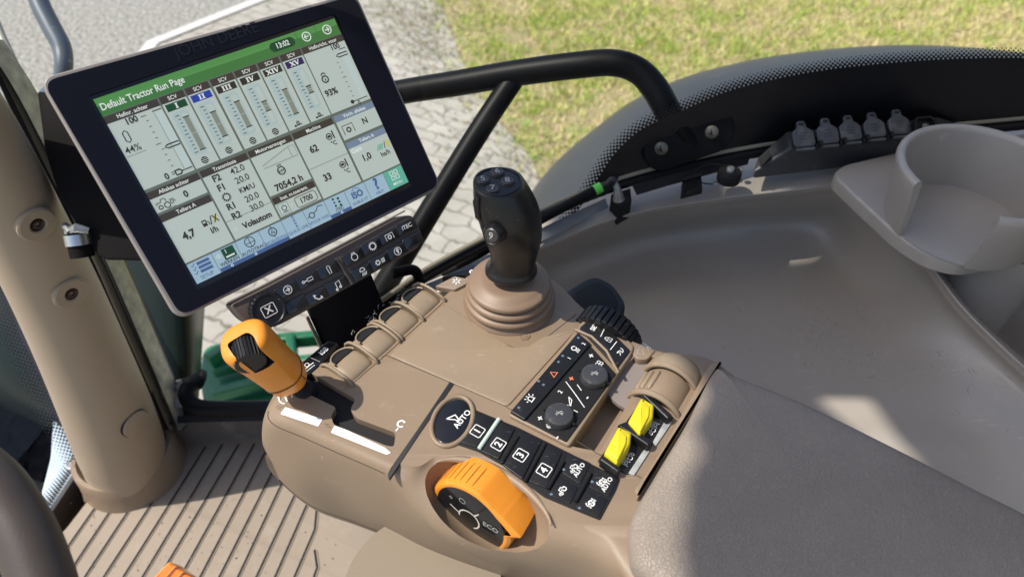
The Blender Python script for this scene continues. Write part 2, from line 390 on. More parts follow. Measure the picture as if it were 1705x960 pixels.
# ================================================================ right window: glass with printed black border
wsill = [(560, 560, -.66), (640, 512, -.635), (720, 457, -.605), (860, 384, -.588), (1000, 322, -.573), (1130, 284, -.562), (1250, 259, -.556), (1400, 239, -.552), (1550, 225, -.548), (1705, 211, -.545), (1900, 188, -.54), (2200, 160, -.54)]
wl = crm([P(x, y, z) for x, y, z in wsill], 10)
def onwin(px, py, off=0):
    d = ray(px, py); best = None
    for i in range(len(wl) - 1):
        a, b = wl[i], wl[i + 1]; e = V((b.x - a.x, b.y - a.y)); den = d.x * e.y - d.y * e.x
        if abs(den) < 1e-9: continue
        t = (a.x * e.y - a.y * e.x) / den; s_ = (a.x * d.y - a.y * d.x) / den
        if -.001 <= s_ <= 1.001 and t > 0: best = t if best is None else min(best, t)
    if best is None: best = 1.0
    return V((0, 0, H0)) + d * (best - off)
glass = bpy.data.materials.new('clear_glass'); glass.use_nodes = True
n_ = glass.node_tree.nodes; l_ = glass.node_tree.links; n_.remove(n_['Principled BSDF'])
tr = n_.new('ShaderNodeBsdfTransparent'); tr.inputs[0].default_value = (.97, .985, .975, 1); gl = n_.new('ShaderNodeBsdfGlossy'); gl.inputs['Roughness'].default_value = .02
fr_ = n_.new('ShaderNodeFresnel'); fr_.inputs[0].default_value = 1.25; ms = n_.new('ShaderNodeMixShader')
l_.new(fr_.outputs[0], ms.inputs[0]); l_.new(tr.outputs[0], ms.inputs[1]); l_.new(gl.outputs[0], ms.inputs[2]); l_.new(ms.outputs[0], n_['Material Output'].inputs[0])
rw = thing('side_window', wl[40], 'curved clear right cab window pane with black printed dotted border above the tray', 'window')
gm = MB(); out_n = V((.0, 1, 0))
gm.grid([[p + UZ * h + V((0, .05 * (h / .6), 0)) for p in wl] for h in (0, .1, .2, .3, .45, .6)])
mk('pane', gm, glass, rw)
fb_line = crm([V((x, y, 0)) for x, y in [(905, 420), (935, 385), (965, 345), (995, 298), (1025, 254), (1069, 215), (1130, 187), (1222, 149), (1353, 120), (1484, 105), (1600, 98), (1705, 97), (1850, 105), (2000, 130)]], 14)
fm = MB(); top = [onwin(p.x, p.y, .004) for p in fb_line]
bot = []
for p in top:
    q = min(wl, key=lambda s_: (s_.x - p.x) ** 2 + (s_.y - p.y) ** 2); bot.append(V((p.x, p.y, min(p.z - .002, q.z - .003))))
fm.grid([bot, [a.lerp(b, .5) for a, b in zip(bot, top)], top])
# halftone rows
arc = [0]
for a, b in zip(fb_line, fb_line[1:]): arc.append(arc[-1] + (b - a).length)
def fl(s_):
    i = min(max(int(np.searchsorted(arc, s_)) - 1, 0), len(fb_line) - 2); t = (s_ - arc[i]) / (arc[i + 1] - arc[i])
    p = fb_line[i].lerp(fb_line[i + 1], t); d = (fb_line[i + 1] - fb_line[i]).normalized(); return p, V((d.y, -d.x, 0)), d
def dots(mb, fn, total, pitch, rows, on, off0=0, mi=0):
    k = 0; s_ = 0
    while s_ < total:
        for r_, (dist, size) in enumerate(rows):
            p, nn, dd = fn(min(total - .01, s_ + (pitch / 2 if r_ % 2 else 0))); c = p + nn * (dist + off0)
            a = size / 2
            mb.add([on(c.x + dd.x * i * a + nn.x * j * a, c.y + dd.y * i * a + nn.y * j * a) for i, j in ((-1, -1), (1, -1), (1, 1), (-1, 1))], [(0, 1, 2, 3)], mi)
        s_ += pitch
dots(fm, fl, arc[-1], 7.8, [(1.6, 4.9), (5.2, 4.4), (8.8, 3.6), (12.4, 2.9), (16.0, 2.1)], lambda x, y: onwin(x, y, .0045))
mk('printed_border', fm, mat('ceramic_black', (.006, .006, .008), .35), rw, smooth=False, merge=False)
sm = MB()
sm.tube([p + V((0, -.004, .006)) for p in wl], .006, 10)
mk('rubber_seal', sm, BLKM, rw)
sm = MB(); sm.tube([p + V((0, -.003, .017)) for p in wl], .003, 8); mk('trim_bead', sm, mat('aged_sealant', (.28, .25, .18), .6), rw)

# mounting plate with two screws on the pane, hand rail
def disc_on(px, py, r, off, t, name, m, parent, n=None, seg=24):
    o_ = onwin(px, py, off); nn = n or WN; mb = MB(); mb.lathe([(r, -t), (r, -.0015), (r - .0015, 0)], o_, nn, seg); return mk(name, mb, m, parent)
WN = V((-.25, -.93, .26)).normalized()
hr = thing('grab_rail', onwin(1150, 245, .02), 'long black tubular grab rail bolted to the right window, with a diagonal brace', 'grab rail')
pa, pb = onwin(1105, 250, .012), onwin(1190, 220, .012)
ux = (pb - pa).normalized(); uy = WN.cross(ux).normalized()
st_ = [pa + ux * math.cos(a) * .027 * 1.0 + uy * math.sin(a) * .027 for a in [R(90 + 15 * k) for k in range(13)]] + [pb + ux * math.cos(a) * .027 + uy * math.sin(a) * .027 for a in [R(-90 + 15 * k) for k in range(13)]]
mb = MB().slab(st_, WN, .010, bev=.002); mk('mounting_plate', mb, mat('plate_black', (.005, .005, .006), .5, spec=.12), hr)
for x, y in ((1101, 247), (1185, 220)):
    c = onwin(x, y, .0135); mb = MB(); mb.lathe([(.0085, -.003), (.0085, .001), (.006, .0028), (0, .003)], c, WN, 20)
    sc_ = mk('screw', mb, mat('dull_screw', (.13, .12, .10), .4, metal=.6), hr)
    mb = MB(); mb.box(c + WN * .003, ux * .004, uy * .0008, WN * .0003); mb.box(c + WN * .003, uy * .004, ux * .0008, WN * .0003); mk('cross_slot', mb, GAP, sc_)
def tpx(mb, lst, n=8, seg=16, **k):
    pts = [PD(x, y, d) for x, y, d, r in lst]; q = crm([V((*p, 0)) if False else p for p in pts], n)
    rr = crm([V((r * d / F, 0, 0)) for x, y, d, r in lst], n); return mb.tube(q, [v.x for v in rr], seg, **k)
mb = MB(); tpx(mb, [(430, 205, 1.10, 19), (560, 178, 1.06, 20), (660, 155, 1.02, 20), (760, 139, .985, 21), (860, 122, .955, 21.5), (960, 109, .93, 22), (1020, 105, .92, 22), (1062, 118, .915, 22), (1092, 150, .912, 23), (1120, 200, .91, 23), (1150, 240, .93, 25)]); mk('tube', mb, BAR, hr)
mb = MB(); tpx(mb, [(858, 128, .96, 18), (800, 215, .965, 18.5), (735, 320, .97, 19), (630, 492, .98, 20), (560, 600, .99, 20)]); mk('brace', mb, BAR, hr)
# gas strut
gs = thing('gas_strut', PD(1010, 305, .88), 'slim black gas strut lying along the window bottom behind the joystick', 'gas strut')
mb = MB(); tpx(mb, [(760, 443, .90, 8), (880, 376, .895, 8.3), (1000, 312, .89, 8.6)]); mk('cylinder', mb, BAR, gs)
mb = MB(); tpx(mb, [(655, 492, .905, 3.2), (700, 472, .903, 3.2), (762, 442, .90, 3.4)]); mk('rod', mb, STEELW, gs)
mb = MB(); tpx(mb, [(735, 455, .902, 6), (765, 441, .90, 8)]); mk('collar', mb, BLKM, gs)
mb = MB(); tpx(mb, [(990, 317, .8895, 9), (1001, 311, .8895, 9)]); mk('green_glint', mb, mat('glint_green', (.10, .55, .06), .4), gs)  # green ring stands in for a reflection on the glass edge
mb = MB(); tpx(mb, [(998, 313, .89, 5), (1012, 305, .888, 5.5), (1020, 300, .887, 8), (1026, 303, .887, 8.5)]); mk('ball_socket', mb, BLK, gs)
mb = MB(); tpx(mb, [(1022, 300, .885, 5), (1028, 315, .89, 6), (1030, 332, .90, 10)]); mk('ball_stud', mb, STEELW, gs)
# black bracket under strut end
mb = MB(); mb.slab([P(x, y, z) for x, y, z in [(1018, 322, -.565), (1050, 312, -.56), (1052, 332, -.57), (1030, 345, -.575)]], UZ, .03, bev=.002); tag(mk('strut_bracket', mb, BLKM), 'small black bracket on the tray holding the end of the gas strut', 'bracket')
# strips under the window
mb = MB(); a_ = [(640, 520), (690, 480), (760, 452), (860, 400), (930, 366), (1008, 330)]; b_ = [(670, 528), (712, 490), (790, 458), (880, 412), (960, 372), (1013, 345)]
mb.grid([[P(x, y, -.59) for x, y in b_], [P(x, y, -.583) for x, y in a_]]); o = mk('sill_strip', mb, mat('black_trim_sheen', (.16, .175, .19), .25), smooth=False); tag(o, 'flat black trim strip on the sill left of the small strut bracket', 'trim')  # black trim given a grey colour for the sheen it reflects
mb = MB(); a_ = [(1052, 308), (1100, 296), (1180, 272), (1250, 256)]; b_ = [(1060, 325), (1110, 310), (1190, 288), (1245, 274)]
mb.grid([[P(x, y, -.556) for x, y in b_], [P(x, y, -.550) for x, y in a_]]); o = mk('sill_strip', mb, BLKM, smooth=False); tag(o, 'flat black trim strip on the sill right of the small strut bracket, below the screws', 'trim')
# ================================================================ cab: floor mat, pillar, left side
FZ = -1.08
mb = MB()
fo = [(60, 905), (103, 886), (181, 785), (205, 790), (262, 742), (300, 690), (700, 690), (900, 800), (1300, 1300), (-200, 1400), (-300, 1250)]
fpts = [P(x, y, FZ) for x, y in fo]
mb.slab(rnd(fpts, .012), UZ, .03, bev=.004)
fl_ = thing('floor_mat', fpts[4], 'beige ribbed rubber floor mat with long parallel grooves', 'floor mat')
mf = mk('mat_sheet', mb, MATF, fl_)
gr_ = [[(174, 822), (60, 985)], [(201, 824), (80, 1005)], [(230, 825), (100, 1022)], [(266, 817), (120, 1040)], [(342, 744), (205, 960), (160, 1030)], [(370, 740), (237, 960), (190, 1035)], [(397, 740), (265, 960), (215, 1040)],
       [(423, 739), (300, 960), (250, 1050)], [(447, 742), (333, 960), (285, 1050)], [(473, 742), (452, 788), (365, 960), (315, 1055)], [(500, 742), (466, 811), (396, 960), (345, 1060)], [(527, 742), (489, 827), (428, 957), (375, 1060)],
       [(553, 745), (511, 839), (459, 957), (405, 1065)], [(528, 840), (524, 881), (490, 960), (440, 1060)], [(524, 916), (528, 944), (522, 962), (480, 1050)]]
gb = MB()
for g_ in gr_:
    pts = [P(x, y, FZ) + UZ * .0006 for x, y in g_]; gb.ribbon(pts, .0032, UZ)
    for e in (pts[0],): gb.lathe([(.0018, 0), (.0001, .0002)], e, UZ, 10, cap=False)
mk('groove', gb, GAP, fl_, smooth=False)
gb = MB()
for g_ in gr_:   # raised soft lip beside every groove
    pts = [P(x, y, FZ) + UZ * .0004 + V((.0035, 0, 0)) for x, y in g_]; gb.tube(pts, .0008, 6)
mk('rib_lip', gb, MATF, fl_)
# floor back wall (sill at right) and wall left
mb = MB(); mb.grid([crm([P(x, y, FZ + .0) for x, y in [(262, 748), (330, 735), (460, 727), (620, 725), (760, 740)]], 6), crm([P(x, y, FZ + .012) for x, y in [(262, 738), (330, 726), (460, 718), (620, 716), (760, 730)]], 6), crm([P(x, y, FZ + .05) for x, y in [(268, 705), (330, 702), (460, 698), (620, 696), (760, 700)]], 6), crm([P(x, y, FZ + .06) for x, y in [(270, 690), (330, 684), (460, 680), (620, 676), (760, 680)]], 6)])
o = mk('door_sill', mb, mat('sill_plastic', (.12, .10, .085), .5, bump=[(800, .1, 'n')], dust=(20, .55, (.25, .22, .19), .5))); tag(o, 'dusty brown sill step along the back edge of the ribbed floor mat', 'sill')
# trench between mat and windscreen corner
mb = MB()
tr_ = [P(x, y, FZ + .0) for x, y in [(60, 905), (103, 886), (181, 785), (158, 757), (81, 852), (40, 880)]]
lo_ = [p - UZ * .06 for p in tr_]
mb.grid([tr_, lo_], 0, True); mb.fan(lo_)
o = mk('foot_trench', mb, mat('trench_brown', (.10, .075, .055), .6, bump=[(600, .1, 'n')]), smooth=False); tag(o, 'sunken brown trough in the floor between ribbed mat and windscreen corner', 'trough')
# windscreen lower corner: pale reflecting strip with dots
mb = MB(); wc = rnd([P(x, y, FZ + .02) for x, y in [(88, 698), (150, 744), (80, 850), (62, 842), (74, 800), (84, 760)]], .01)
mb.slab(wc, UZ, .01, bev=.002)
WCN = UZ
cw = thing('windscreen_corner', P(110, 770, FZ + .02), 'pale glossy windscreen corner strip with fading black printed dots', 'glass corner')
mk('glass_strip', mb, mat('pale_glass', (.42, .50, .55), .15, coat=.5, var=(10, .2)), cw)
fd = MB()
ln = [P(x, y, FZ + .0215) for x, y in [(146, 742), (80, 845)]]; d_ = (ln[1] - ln[0]); L_ = d_.length; d_.normalize(); nn_ = UZ.cross(d_) * -1
if (P(90, 760, FZ) - ln[0]).dot(nn_) < 0: nn_ = -nn_
for k in range(int(L_ / .0052)):
    for r_ in range(5):
        c = ln[0] + d_ * (k * .0052 + (.0026 if r_ % 2 else 0)) + nn_ * (.002 + r_ * .0045); a = (.0021, .0018, .0014, .0011, .0008)[r_]
        fd.add([c + (d_ * i + nn_ * j) * a for i, j in ((-1, -1), (1, -1), (1, 1), (-1, 1))], [(0, 1, 2, 3)])
mk('printed_dots', fd, GAP, cw, smooth=False, merge=False)
# small grommet in it
mb = MB(); mb.lathe([(.012, 0), (.012, .003), (.009, .0045), (.006, .002), (.001, .0015)], P(122, 772, FZ + .02), UZ, 20); mk('grommet', mb, mat('grommet_grey', (.35, .38, .40), .4), cw)

# pillar
pl = thing('cab_pillar', PD(205, 770, 1.2), 'thick beige plastic cab pillar leaning left of the screen, with two screw holes', 'pillar')
ppath = [(-135, 60, .64, 62), (-100, 120, .68, 62), (-30, 240, .76, 64), (40, 380, .85, 66), (95, 490, .93, 66), (140, 590, 1.01, 66), (178, 680, 1.09, 67), (199, 735, 1.145, 66), (207, 757, 1.17, 64), (216, 785, 1.20, 62)]
mb = MB(); tpx(mb, ppath, 10, 40, cap=True); mk('trim', mb, PILL, pl)
# base collar
cb = P(213, 762, FZ + .030); mb = MB()
mb.lathe([(.088, -.045), (.084, -.03), (.080, .0), (.0785, .024), (.076, .028), (.070, .028), (.067, .022), (.066, -.01)], cb, UZ, 48, cap=False); mk('base_collar', mb, TAN, pl)
def onpillar(px, py):
    # nearest hit on the tube: walk along the ray
    pts = crm([PD(x, y, d) for x, y, d, r in ppath], 10); rr = [v.x for v in crm([V((r * d / F, 0, 0)) for x, y, d, r in ppath], 10)]
    d = ray(px, py); t = .3
    for i in range(1500):
        p = V((0, 0, H0)) + d * t
        best = min(((p - geometry.intersect_point_line(p, pts[k], pts[k + 1])[0].lerp(geometry.intersect_point_line(p, pts[k], pts[k + 1])[0], 0)).length - rr[k], k) for k in range(len(pts) - 1) if 0 <= geometry.intersect_point_line(p, pts[k], pts[k + 1])[1] <= 1) if any(0 <= geometry.intersect_point_line(p, pts[k], pts[k + 1])[1] <= 1 for k in range(len(pts) - 1)) else (.01, 0)
        if best[0] < .0004:
            k = best[1]; q = geometry.intersect_point_line(p, pts[k], pts[k + 1])[0]; return p, (p - q).normalized(), (pts[k + 1] - pts[k]).normalized()
        t += max(.0003, best[0] * .9)
    return p, -d.normalized(), UZ
for (x, y) in ((61, 373), (118, 488)):
    c, nn, tt = onpillar(x, y); mb = MB(); n2 = nn
    mb.lathe([(.0215, -.012), (.0215, .0015), (.0195, .0032), (.010, .0032), (.0085, .002), (.0085, -.004)], c, n2, 32, cap=False)
    bs = mk('screw_boss', mb, PILL, pl)
    mb = MB(); mb.lathe([(.0055, .0005), (.0090, .0022)], c, n2, 24, cap=False); mb.lathe([(.0065, -.001), (.006, .0018), (.003, .0022), (.0028, -.003), (.0001, -.003)], c, n2, 6); mk('screw_hole', mb, mat('old_bolt', (.05, .035, .03), .4, metal=.7), bs)
c, nn, tt = onpillar(226, 705); mb = MB(); mb.lathe([(.0225, -.006), (.0225, -.0004)], c, nn, 32, cap=False); mk('cap_gap', mb, GAP, pl)
mb = MB(); mb.lathe([(.0215, -.006), (.0215, .0014), (.020, .0024), (.0001, .0026)], c, nn, 32); mk('cap_plug', mb, PILL, pl)
c, nn, tt = onpillar(192, 713)
# seals beside the pillar
sg = thing('pillar_seal', PD(262, 690, 1.15), 'black and grey rubber door seal running down right of the beige pillar', 'seal')
def strip(name, l, r, m, dl):
    mb = MB(); a = crm([PD(x, y, d + dl) for x, y, d in l], 6); b = crm([PD(x, y, d + dl) for x, y, d in r], 6); mid = [(p + q) / 2 + V((0, -.004, .004)) for p, q in zip(a, b)]
    mb.grid([[p + V((0, .02, -.02)) for p in a], a, mid, b, [p + V((0, .03, -.02)) for p in b]]); return mk(name, mb, m, sg, ang=70)
sl_ = lambda off: [(-40 + off * .3, 60, .86), (8 + off * .55, 148, .90), (60 + off * .8, 262, .95), (140 + off, 425, 1.03), (200 + off, 560, 1.1), (272 + off * .8, 715, 1.19)]
strip('inner_lip', sl_(-12), sl_(8), BLKM, .015)
strip('grey_flank', sl_(8), sl_(24), mat('olive_grey_rubber', (.06, .055, .042), .45), .02)
strip('outer_lip', sl_(24), sl_(40), BLKG, .025)
strip('bright_edge', sl_(34), sl_(37), STEELW, .018)
# windscreen frit, left of the pillar
wf = thing('windscreen', PD(30, 600, 1.1), 'dark reflecting windscreen glass left of the pillar with a printed dotted border', 'window')
mb = MB(); ed = [(-60, 320), (0, 446), (58, 578), (100, 665), (150, 752)]
e1 = crm([PD(x + 12, y, 1.14) for x, y in ed], 12)
def wsP(px, py): return PD(px, py, 1.15)
mb.grid([crm([wsP(x + 10, y) for x, y in ed], 12), crm([wsP(x - 14, y + 4) for x, y in ed], 12)]); 
edl = crm([V((x - 14, y + 4, 0)) for x, y in ed], 16); ar2 = [0]
for a, b in zip(edl, edl[1:]): ar2.append(ar2[-1] + (b - a).length)
def fe(s_):
    i = min(max(int(np.searchsorted(ar2, s_)) - 1, 0), len(edl) - 2); t = (s_ - ar2[i]) / (ar2[i + 1] - ar2[i]); d = (edl[i + 1] - edl[i]).normalized()
    return edl[i].lerp(edl[i + 1], t), V((-d.y, d.x, 0)), d
dots(mb, fe, ar2[-1], 7.6, [(1.5, 5), (5.5, 4.6), (9.5, 4.2), (13.5, 3.8), (17.5, 3.4), (21.5, 3.0), (25.5, 2.5), (29.5, 2.0), (33.5, 1.5)], wsP)
mk('printed_border', mb, mat('ceramic_black2', (.012, .012, .012), .3), wf, smooth=False, merge=False)
mb = MB(); mb.grid([[wsP(x, y) + V((0, .004, 0)) for x, y in r_] for r_ in ([(-300, 200), (-120, 230), (-50, 318)], [(-300, 500), (-60, 450), (10, 446)], [(-300, 760), (0, 640), (98, 662)], [(-300, 1100), (0, 800), (88, 700)])])
mk('pane', mb, glass, wf)
# dark masses outside left: front tyre and bonnet
ty = thing('front_tyre', PD(-60, 780, 1.9), 'black lugged front tractor tyre seen through the windscreen at lower left', 'tyre')
mb = MB(); tc_ = PD(-150, 760, 2.1); tax = V((.8, .5, .25)).normalized()
mb.lathe([(.30, -.3), (.46, -.27), (.54, -.2), (.56, 0), (.54, .2), (.46, .27), (.30, .3)], tc_, tax, 64, cap=False); mk('carcass', mb, TYRE, ty)
mb = MB(); a1 = tax.orthogonal().normalized(); a2 = tax.cross(a1)
for k in range(28):
    for sd in (-1, 1):
        t = 2 * math.pi * (k + (.5 if sd > 0 else 0)) / 28
        q0 = tc_ + (a1 * math.cos(t) + a2 * math.sin(t)) * .575 + tax * .01 * sd; t2 = t + .22; q1 = tc_ + (a1 * math.cos(t2) + a2 * math.sin(t2)) * .555 + tax * .24 * sd
        ax = (q1 - q0) / 2; nn = (q0 - tc_).normalized(); az = nn * .025; ay = nn.cross(ax.normalized()) * .022
        mb.box((q0 + q1) / 2, ax, ay, az)
mk('lugs', mb, TYRE, ty, smooth=False)
bn_ = thing('bonnet', PD(-60, 560, 1.6), 'dark green shiny bonnet side seen through the windscreen left of the pillar', 'bonnet')
mb = MB()
mb.grid([crm([PD(x, y, d) for x, y, d in r_], 6) for r_ in ([(-260, 260, 1.5), (-60, 300, 1.45), (40, 420, 1.42), (90, 560, 1.42)], [(-260, 420, 1.45), (-60, 430, 1.38), (30, 520, 1.36), (100, 640, 1.38)], [(-260, 560, 1.42), (-60, 560, 1.36), (20, 620, 1.36), (110, 690, 1.4)], [(-260, 680, 1.46), (-60, 640, 1.42), (15, 670, 1.43), (100, 705, 1.46)], [(-260, 720, 1.6), (-60, 660, 1.55), (20, 685, 1.55), (80, 712, 1.55)])])
mk('side_panel', mb, DGRN, bn_, ang=80)
# big dark tank between seal and screen
mb = MB()
mb.grid([crm([PD(x, y, d) for x, y, d in r_], 8) for r_ in ([(40, 180, 1.45), (75, 190, 1.4), (110, 215, 1.42), (150, 240, 1.5)], [(100, 330, 1.42), (200, 330, 1.36), (290, 350, 1.36), (335, 380, 1.5)], [(150, 470, 1.42), (230, 470, 1.35), (310, 480, 1.36), (343, 480, 1.52)],
        [(190, 580, 1.42), (250, 580, 1.36), (318, 590, 1.37), (336, 590, 1.5)], [(220, 680, 1.42), (270, 680, 1.37), (318, 680, 1.38), (330, 680, 1.5)], [(240, 760, 1.42), (280, 760, 1.4), (320, 760, 1.4), (332, 760, 1.5)])])
o = mk('fuel_tank', mb, DGRN, ang=80); tag(o, 'dusty dark green-black tank behind the door glass, between pillar seal and screen', 'tank')
# mirror arm outside, top left
ma = thing('mirror_arm', PD(100, 100, 1.3), 'weathered grey bent tube outside the glass at the top left', 'mirror arm')
mb = MB(); tpx(mb, [(50, -40, 1.3, 15), (68, 10, 1.3, 15.5), (88, 50, 1.3, 15.5), (103, 80, 1.3, 15), (106, 115, 1.3, 14), (98, 170, 1.32, 14), (92, 230, 1.35, 14)]); mk('tube', mb, mat('weathered_tube', (.10, .12, .14), .4, metal=.3, dust=(60, .6, (.4, .42, .42), .6)), ma)
mb = MB(); tpx(mb, [(20, 215, 1.2, 13), (55, 183, 1.2, 12), (85, 150, 1.22, 11)]); mk('cross_tube', mb, mat('blue_grey_tube', (.12, .15, .19), .3, metal=.5), ma)
mb = MB(); tpx(mb, [(-30, -20, 1.25, 7), (0, 55, 1.24, 7), (30, 120, 1.23, 7), (62, 190, 1.22, 7), (110, 290, 1.2, 7)]); o = mk('window_frame', mb, mat('pale_frame', (.34, .33, .27), .4)); tag(o, 'thin pale door window frame edge running down right of the pillar seal', 'frame')
# ------- green step crates outside
gc = thing('step_ladder', P(440, 620, -1.75), 'green slotted plastic steps outside, seen below the screen keypad', 'steps')
def gz(x, y, z=-1.55): return P(x, y, z)
mb = MB()
mb.slab(rnd([gz(x, y) for x, y in [(330, 620), (338, 575), (400, 560), (440, 600), (560, 600), (560, 700), (338, 672)]], .03), UZ, .05, bev=.012)
mk('tray', mb, GRN, gc)
for yy, k in ((640, 0), (600, 1)):
    mb = MB(); mb.slab(rnd([gz(x, y, -1.50) for x, y in [(350, yy + 4), (470, yy - 28), (475, yy - 14), (352, yy + 18)]], .01), UZ, .03, bev=.005); mk('tread_bar', mb, GRN, gc)
for (x0, x1) in ((445, 462), (474, 490)):
    mb = MB(); mb.slab(rnd([gz(x, y, -1.45) for x, y in [(x0, 556), (x1, 553), (x1 + 8, 640), (x0 + 6, 640)]], .006), UZ, .04, bev=.006); mk('upright_slat', mb, GRN, gc)
for a in ([(430, 556), (560, 545), (562, 556), (432, 568)], [(495, 590), (575, 582), (577, 592), (497, 602)], [(338, 588), (400, 548), (430, 556), (432, 566), (404, 560), (348, 596)]):
    mb = MB(); mb.slab([gz(x, y, -1.46) for x, y in a], UZ, .04, bev=.005); mk('cross_slat', mb, GRN, gc)
# black grab bar near floor with bolts
gb_ = thing('low_grab_bar', P(330, 690, -.98), 'low black bent grab bar bolted beside the green steps at floor level', 'grab bar')
mb = MB(); tpx(mb, [(332, 632, 1.18, 13), (318, 640, 1.17, 13.5), (311, 656, 1.16, 14), (322, 674, 1.155, 14), (350, 680, 1.15, 14), (420, 680, 1.14, 14), (500, 678, 1.13, 14), (620, 676, 1.12, 14)]); mk('tube', mb, BAR, gb_)
mb = MB(); tpx(mb, [(337, 632, 1.19, 17), (329, 630, 1.185, 17)], 3); mk('collar', mb, BLKM, gb_)
mb = MB(); pq = rnd([PD(x, y, 1.22) for x, y in [(262, 640), (320, 625), (335, 700), (282, 706)]], .012); mb.slab(pq, V((0, -.5, .8)), .01, bev=.002); mk('bolt_plate', mb, DGRN, gb_)
for x, y in ((303, 643), (299, 669)):
    mb = MB(); mb.lathe([(.0095, -.004), (.0095, .004), (.008, .0055), (.0001, .0056)], PD(x, y, 1.205), V((0, -.5, .8)), 6); mk('bolt', mb, STEELW, gb_, ang=20)
mb = MB(); mb.grid([crm([PD(x, y, 1.2) for x, y in r_], 5) for r_ in ([(262, 700), (300, 692), (450, 690), (640, 688)], [(266, 712), (300, 704), (450, 700), (640, 698)])]); o = mk('rubber_strip', mb, BLKM); tag(o, 'black rubber strip under the low bent grab bar', 'seal')
# steering wheel rim, bottom left
mb = MB(); tpx(mb, [(-330, 760, .45, 46), (-120, 745, .44, 46), (-30, 790, .43, 47), (25, 860, .425, 48), (62, 940, .42, 49), (80, 1020, .415, 50), (70, 1150, .41, 50)], 8, 28)
sw = mk('steering_wheel', mb, WHEELR); tag(sw, 'dark brown steering wheel rim out of focus in the lower left corner', 'steering wheel')
# amber lens on the floor edge
mb = MB(); am = rnd([PD(x, y, .98) for x, y in [(232, 985), (281, 933), (330, 968), (300, 1010)]], .004); mb.slab(am, V((0, -.3, .95)), .03, bev=.003)
ao = thing('pedal_reflector', PD(285, 960, .98), 'amber ribbed plastic pad poking up above the floor mat at the bottom edge', 'reflector'); mk('lens', mb, AMB, ao)
mb = MB()
for k in range(5):
    a = am[0].lerp(am[6], .5)
for t in (.25, .5, .75):
    A_ = PD(232, 985, .978).lerp(PD(300, 1010, .978), t); B_ = PD(281, 933, .978).lerp(PD(330, 968, .978), t); mb.tube([A_ + V((0, 0, .001)), B_ + V((0, 0, .001))], .0012, 6)
mk('rib', mb, AMB, ao)
# ================================================================ grey-brown side tray
G = [[(660, 494, -.655), (800, 414, -.615), (905, 360, -.60), (1030, 310, -.588), (1180, 270, -.578), (1330, 246, -.572), (1375, 240, -.570), (1392, 238, -.569), (1412, 236, -.568), (1550, 222, -.564), (1780, 200, -.564)],
     [(668, 508, -.656), (808, 448, -.617), (910, 400, -.603), (1036, 353, -.592), (1188, 324, -.582), (1335, 305, -.575), (1385, 293, -.571), (1402, 288, -.569), (1420, 284, -.568), (1560, 300, -.57), (1790, 290, -.57)],
     [(672, 514, -.660), (814, 456, -.621), (914, 409, -.607), (1040, 362, -.597), (1192, 335, -.588), (1340, 318, -.582), (1400, 308, -.575), (1417, 302, -.570), (1434, 298, -.570), (1565, 315, -.572), (1795, 310, -.572)],
     [(676, 522, -.667), (820, 468, -.640), (920, 420, -.632), (1046, 374, -.626), (1198, 348, -.618), (1346, 332, -.612), (1412, 322, -.585), (1430, 316, -.573), (1448, 312, -.575), (1575, 340, -.59), (1800, 340, -.59)],
     [(690, 545, -.68), (835, 500, -.665), (938, 445, -.680), (1068, 400, -.682), (1215, 378, -.680), (1362, 368, -.672), (1438, 352, -.600), (1458, 344, -.578), (1476, 340, -.582), (1600, 380, -.64), (1800, 380, -.70)],
     [(705, 580, -.688), (855, 545, -.684), (965, 490, -.698), (1095, 450, -.702), (1245, 436, -.705), (1390, 430, -.697), (1470, 396, -.615), (1492, 388, -.582), (1510, 384, -.588), (1625, 440, -.70), (1800, 440, -.84)],
     [(740, 640, -.69), (880, 620, -.69), (1000, 570, -.69), (1130, 520, -.692), (1285, 510, -.70), (1430, 490, -.69), (1514, 448, -.630), (1538, 440, -.588), (1556, 436, -.596), (1640, 500, -.84), (1800, 500, -.86)],
     [(760, 760, -.69), (900, 740, -.69), (1050, 700, -.69), (1190, 630, -.69), (1345, 610, -.685), (1495, 575, -.67), (1576, 530, -.625), (1600, 522, -.594), (1616, 517, -.602), (1680, 565, -.84), (1820, 570, -.88)],
     [(780, 840, -.69), (930, 820, -.69), (1090, 770, -.69), (1230, 700, -.68), (1400, 690, -.660), (1570, 660, -.650), (1680, 632, -.625), (1704, 622, -.600), (1720, 616, -.606), (1775, 640, -.78), (1880, 660, -.8)],
     [(800, 900, -.69), (950, 880, -.69), (1120, 830, -.69), (1280, 790, -.68), (1470, 748, -.645), (1640, 730, -.655), (1770, 712, -.635), (1795, 702, -.606), (1810, 698, -.612), (1860, 720, -.69), (1920, 740, -.7)],
     [(850, 1000, -.69), (1000, 980, -.69), (1200, 950, -.69), (1350, 900, -.69), (1560, 860, -.68), (1740, 840, -.67), (1860, 800, -.64), (1885, 790, -.615), (1900, 786, -.62), (1940, 810, -.68), (1980, 830, -.7)],
     [(950, 1150, -.69), (1100, 1150, -.69), (1300, 1120, -.69), (1450, 1080, -.69), (1680, 1040, -.685), (1860, 1010, -.68), (1980, 980, -.665), (2000, 970, -.65), (2020, 960, -.65), (2060, 980, -.69), (2100, 1000, -.7)]]
rows = [crm([V(p) for p in r_], 8) for r_ in G]
cols = [crm([r_[j] for r_ in rows], 8) for j in range(len(rows[0]))]
mb = MB(); mb.grid([[P(*c[i]) for c in cols] for i in range(len(cols[0]))], flip=True)
st = thing('side_tray', P(1250, 600, -.7), 'moulded grey-brown plastic side tray filling the space below the right window', 'tray')
tm = mk('moulding', mb, LINER, st, ang=80)
from mathutils.bvhtree import BVHTree
bt = BVHTree.FromPolygons([V(v) for v in mb.v], mb.f)
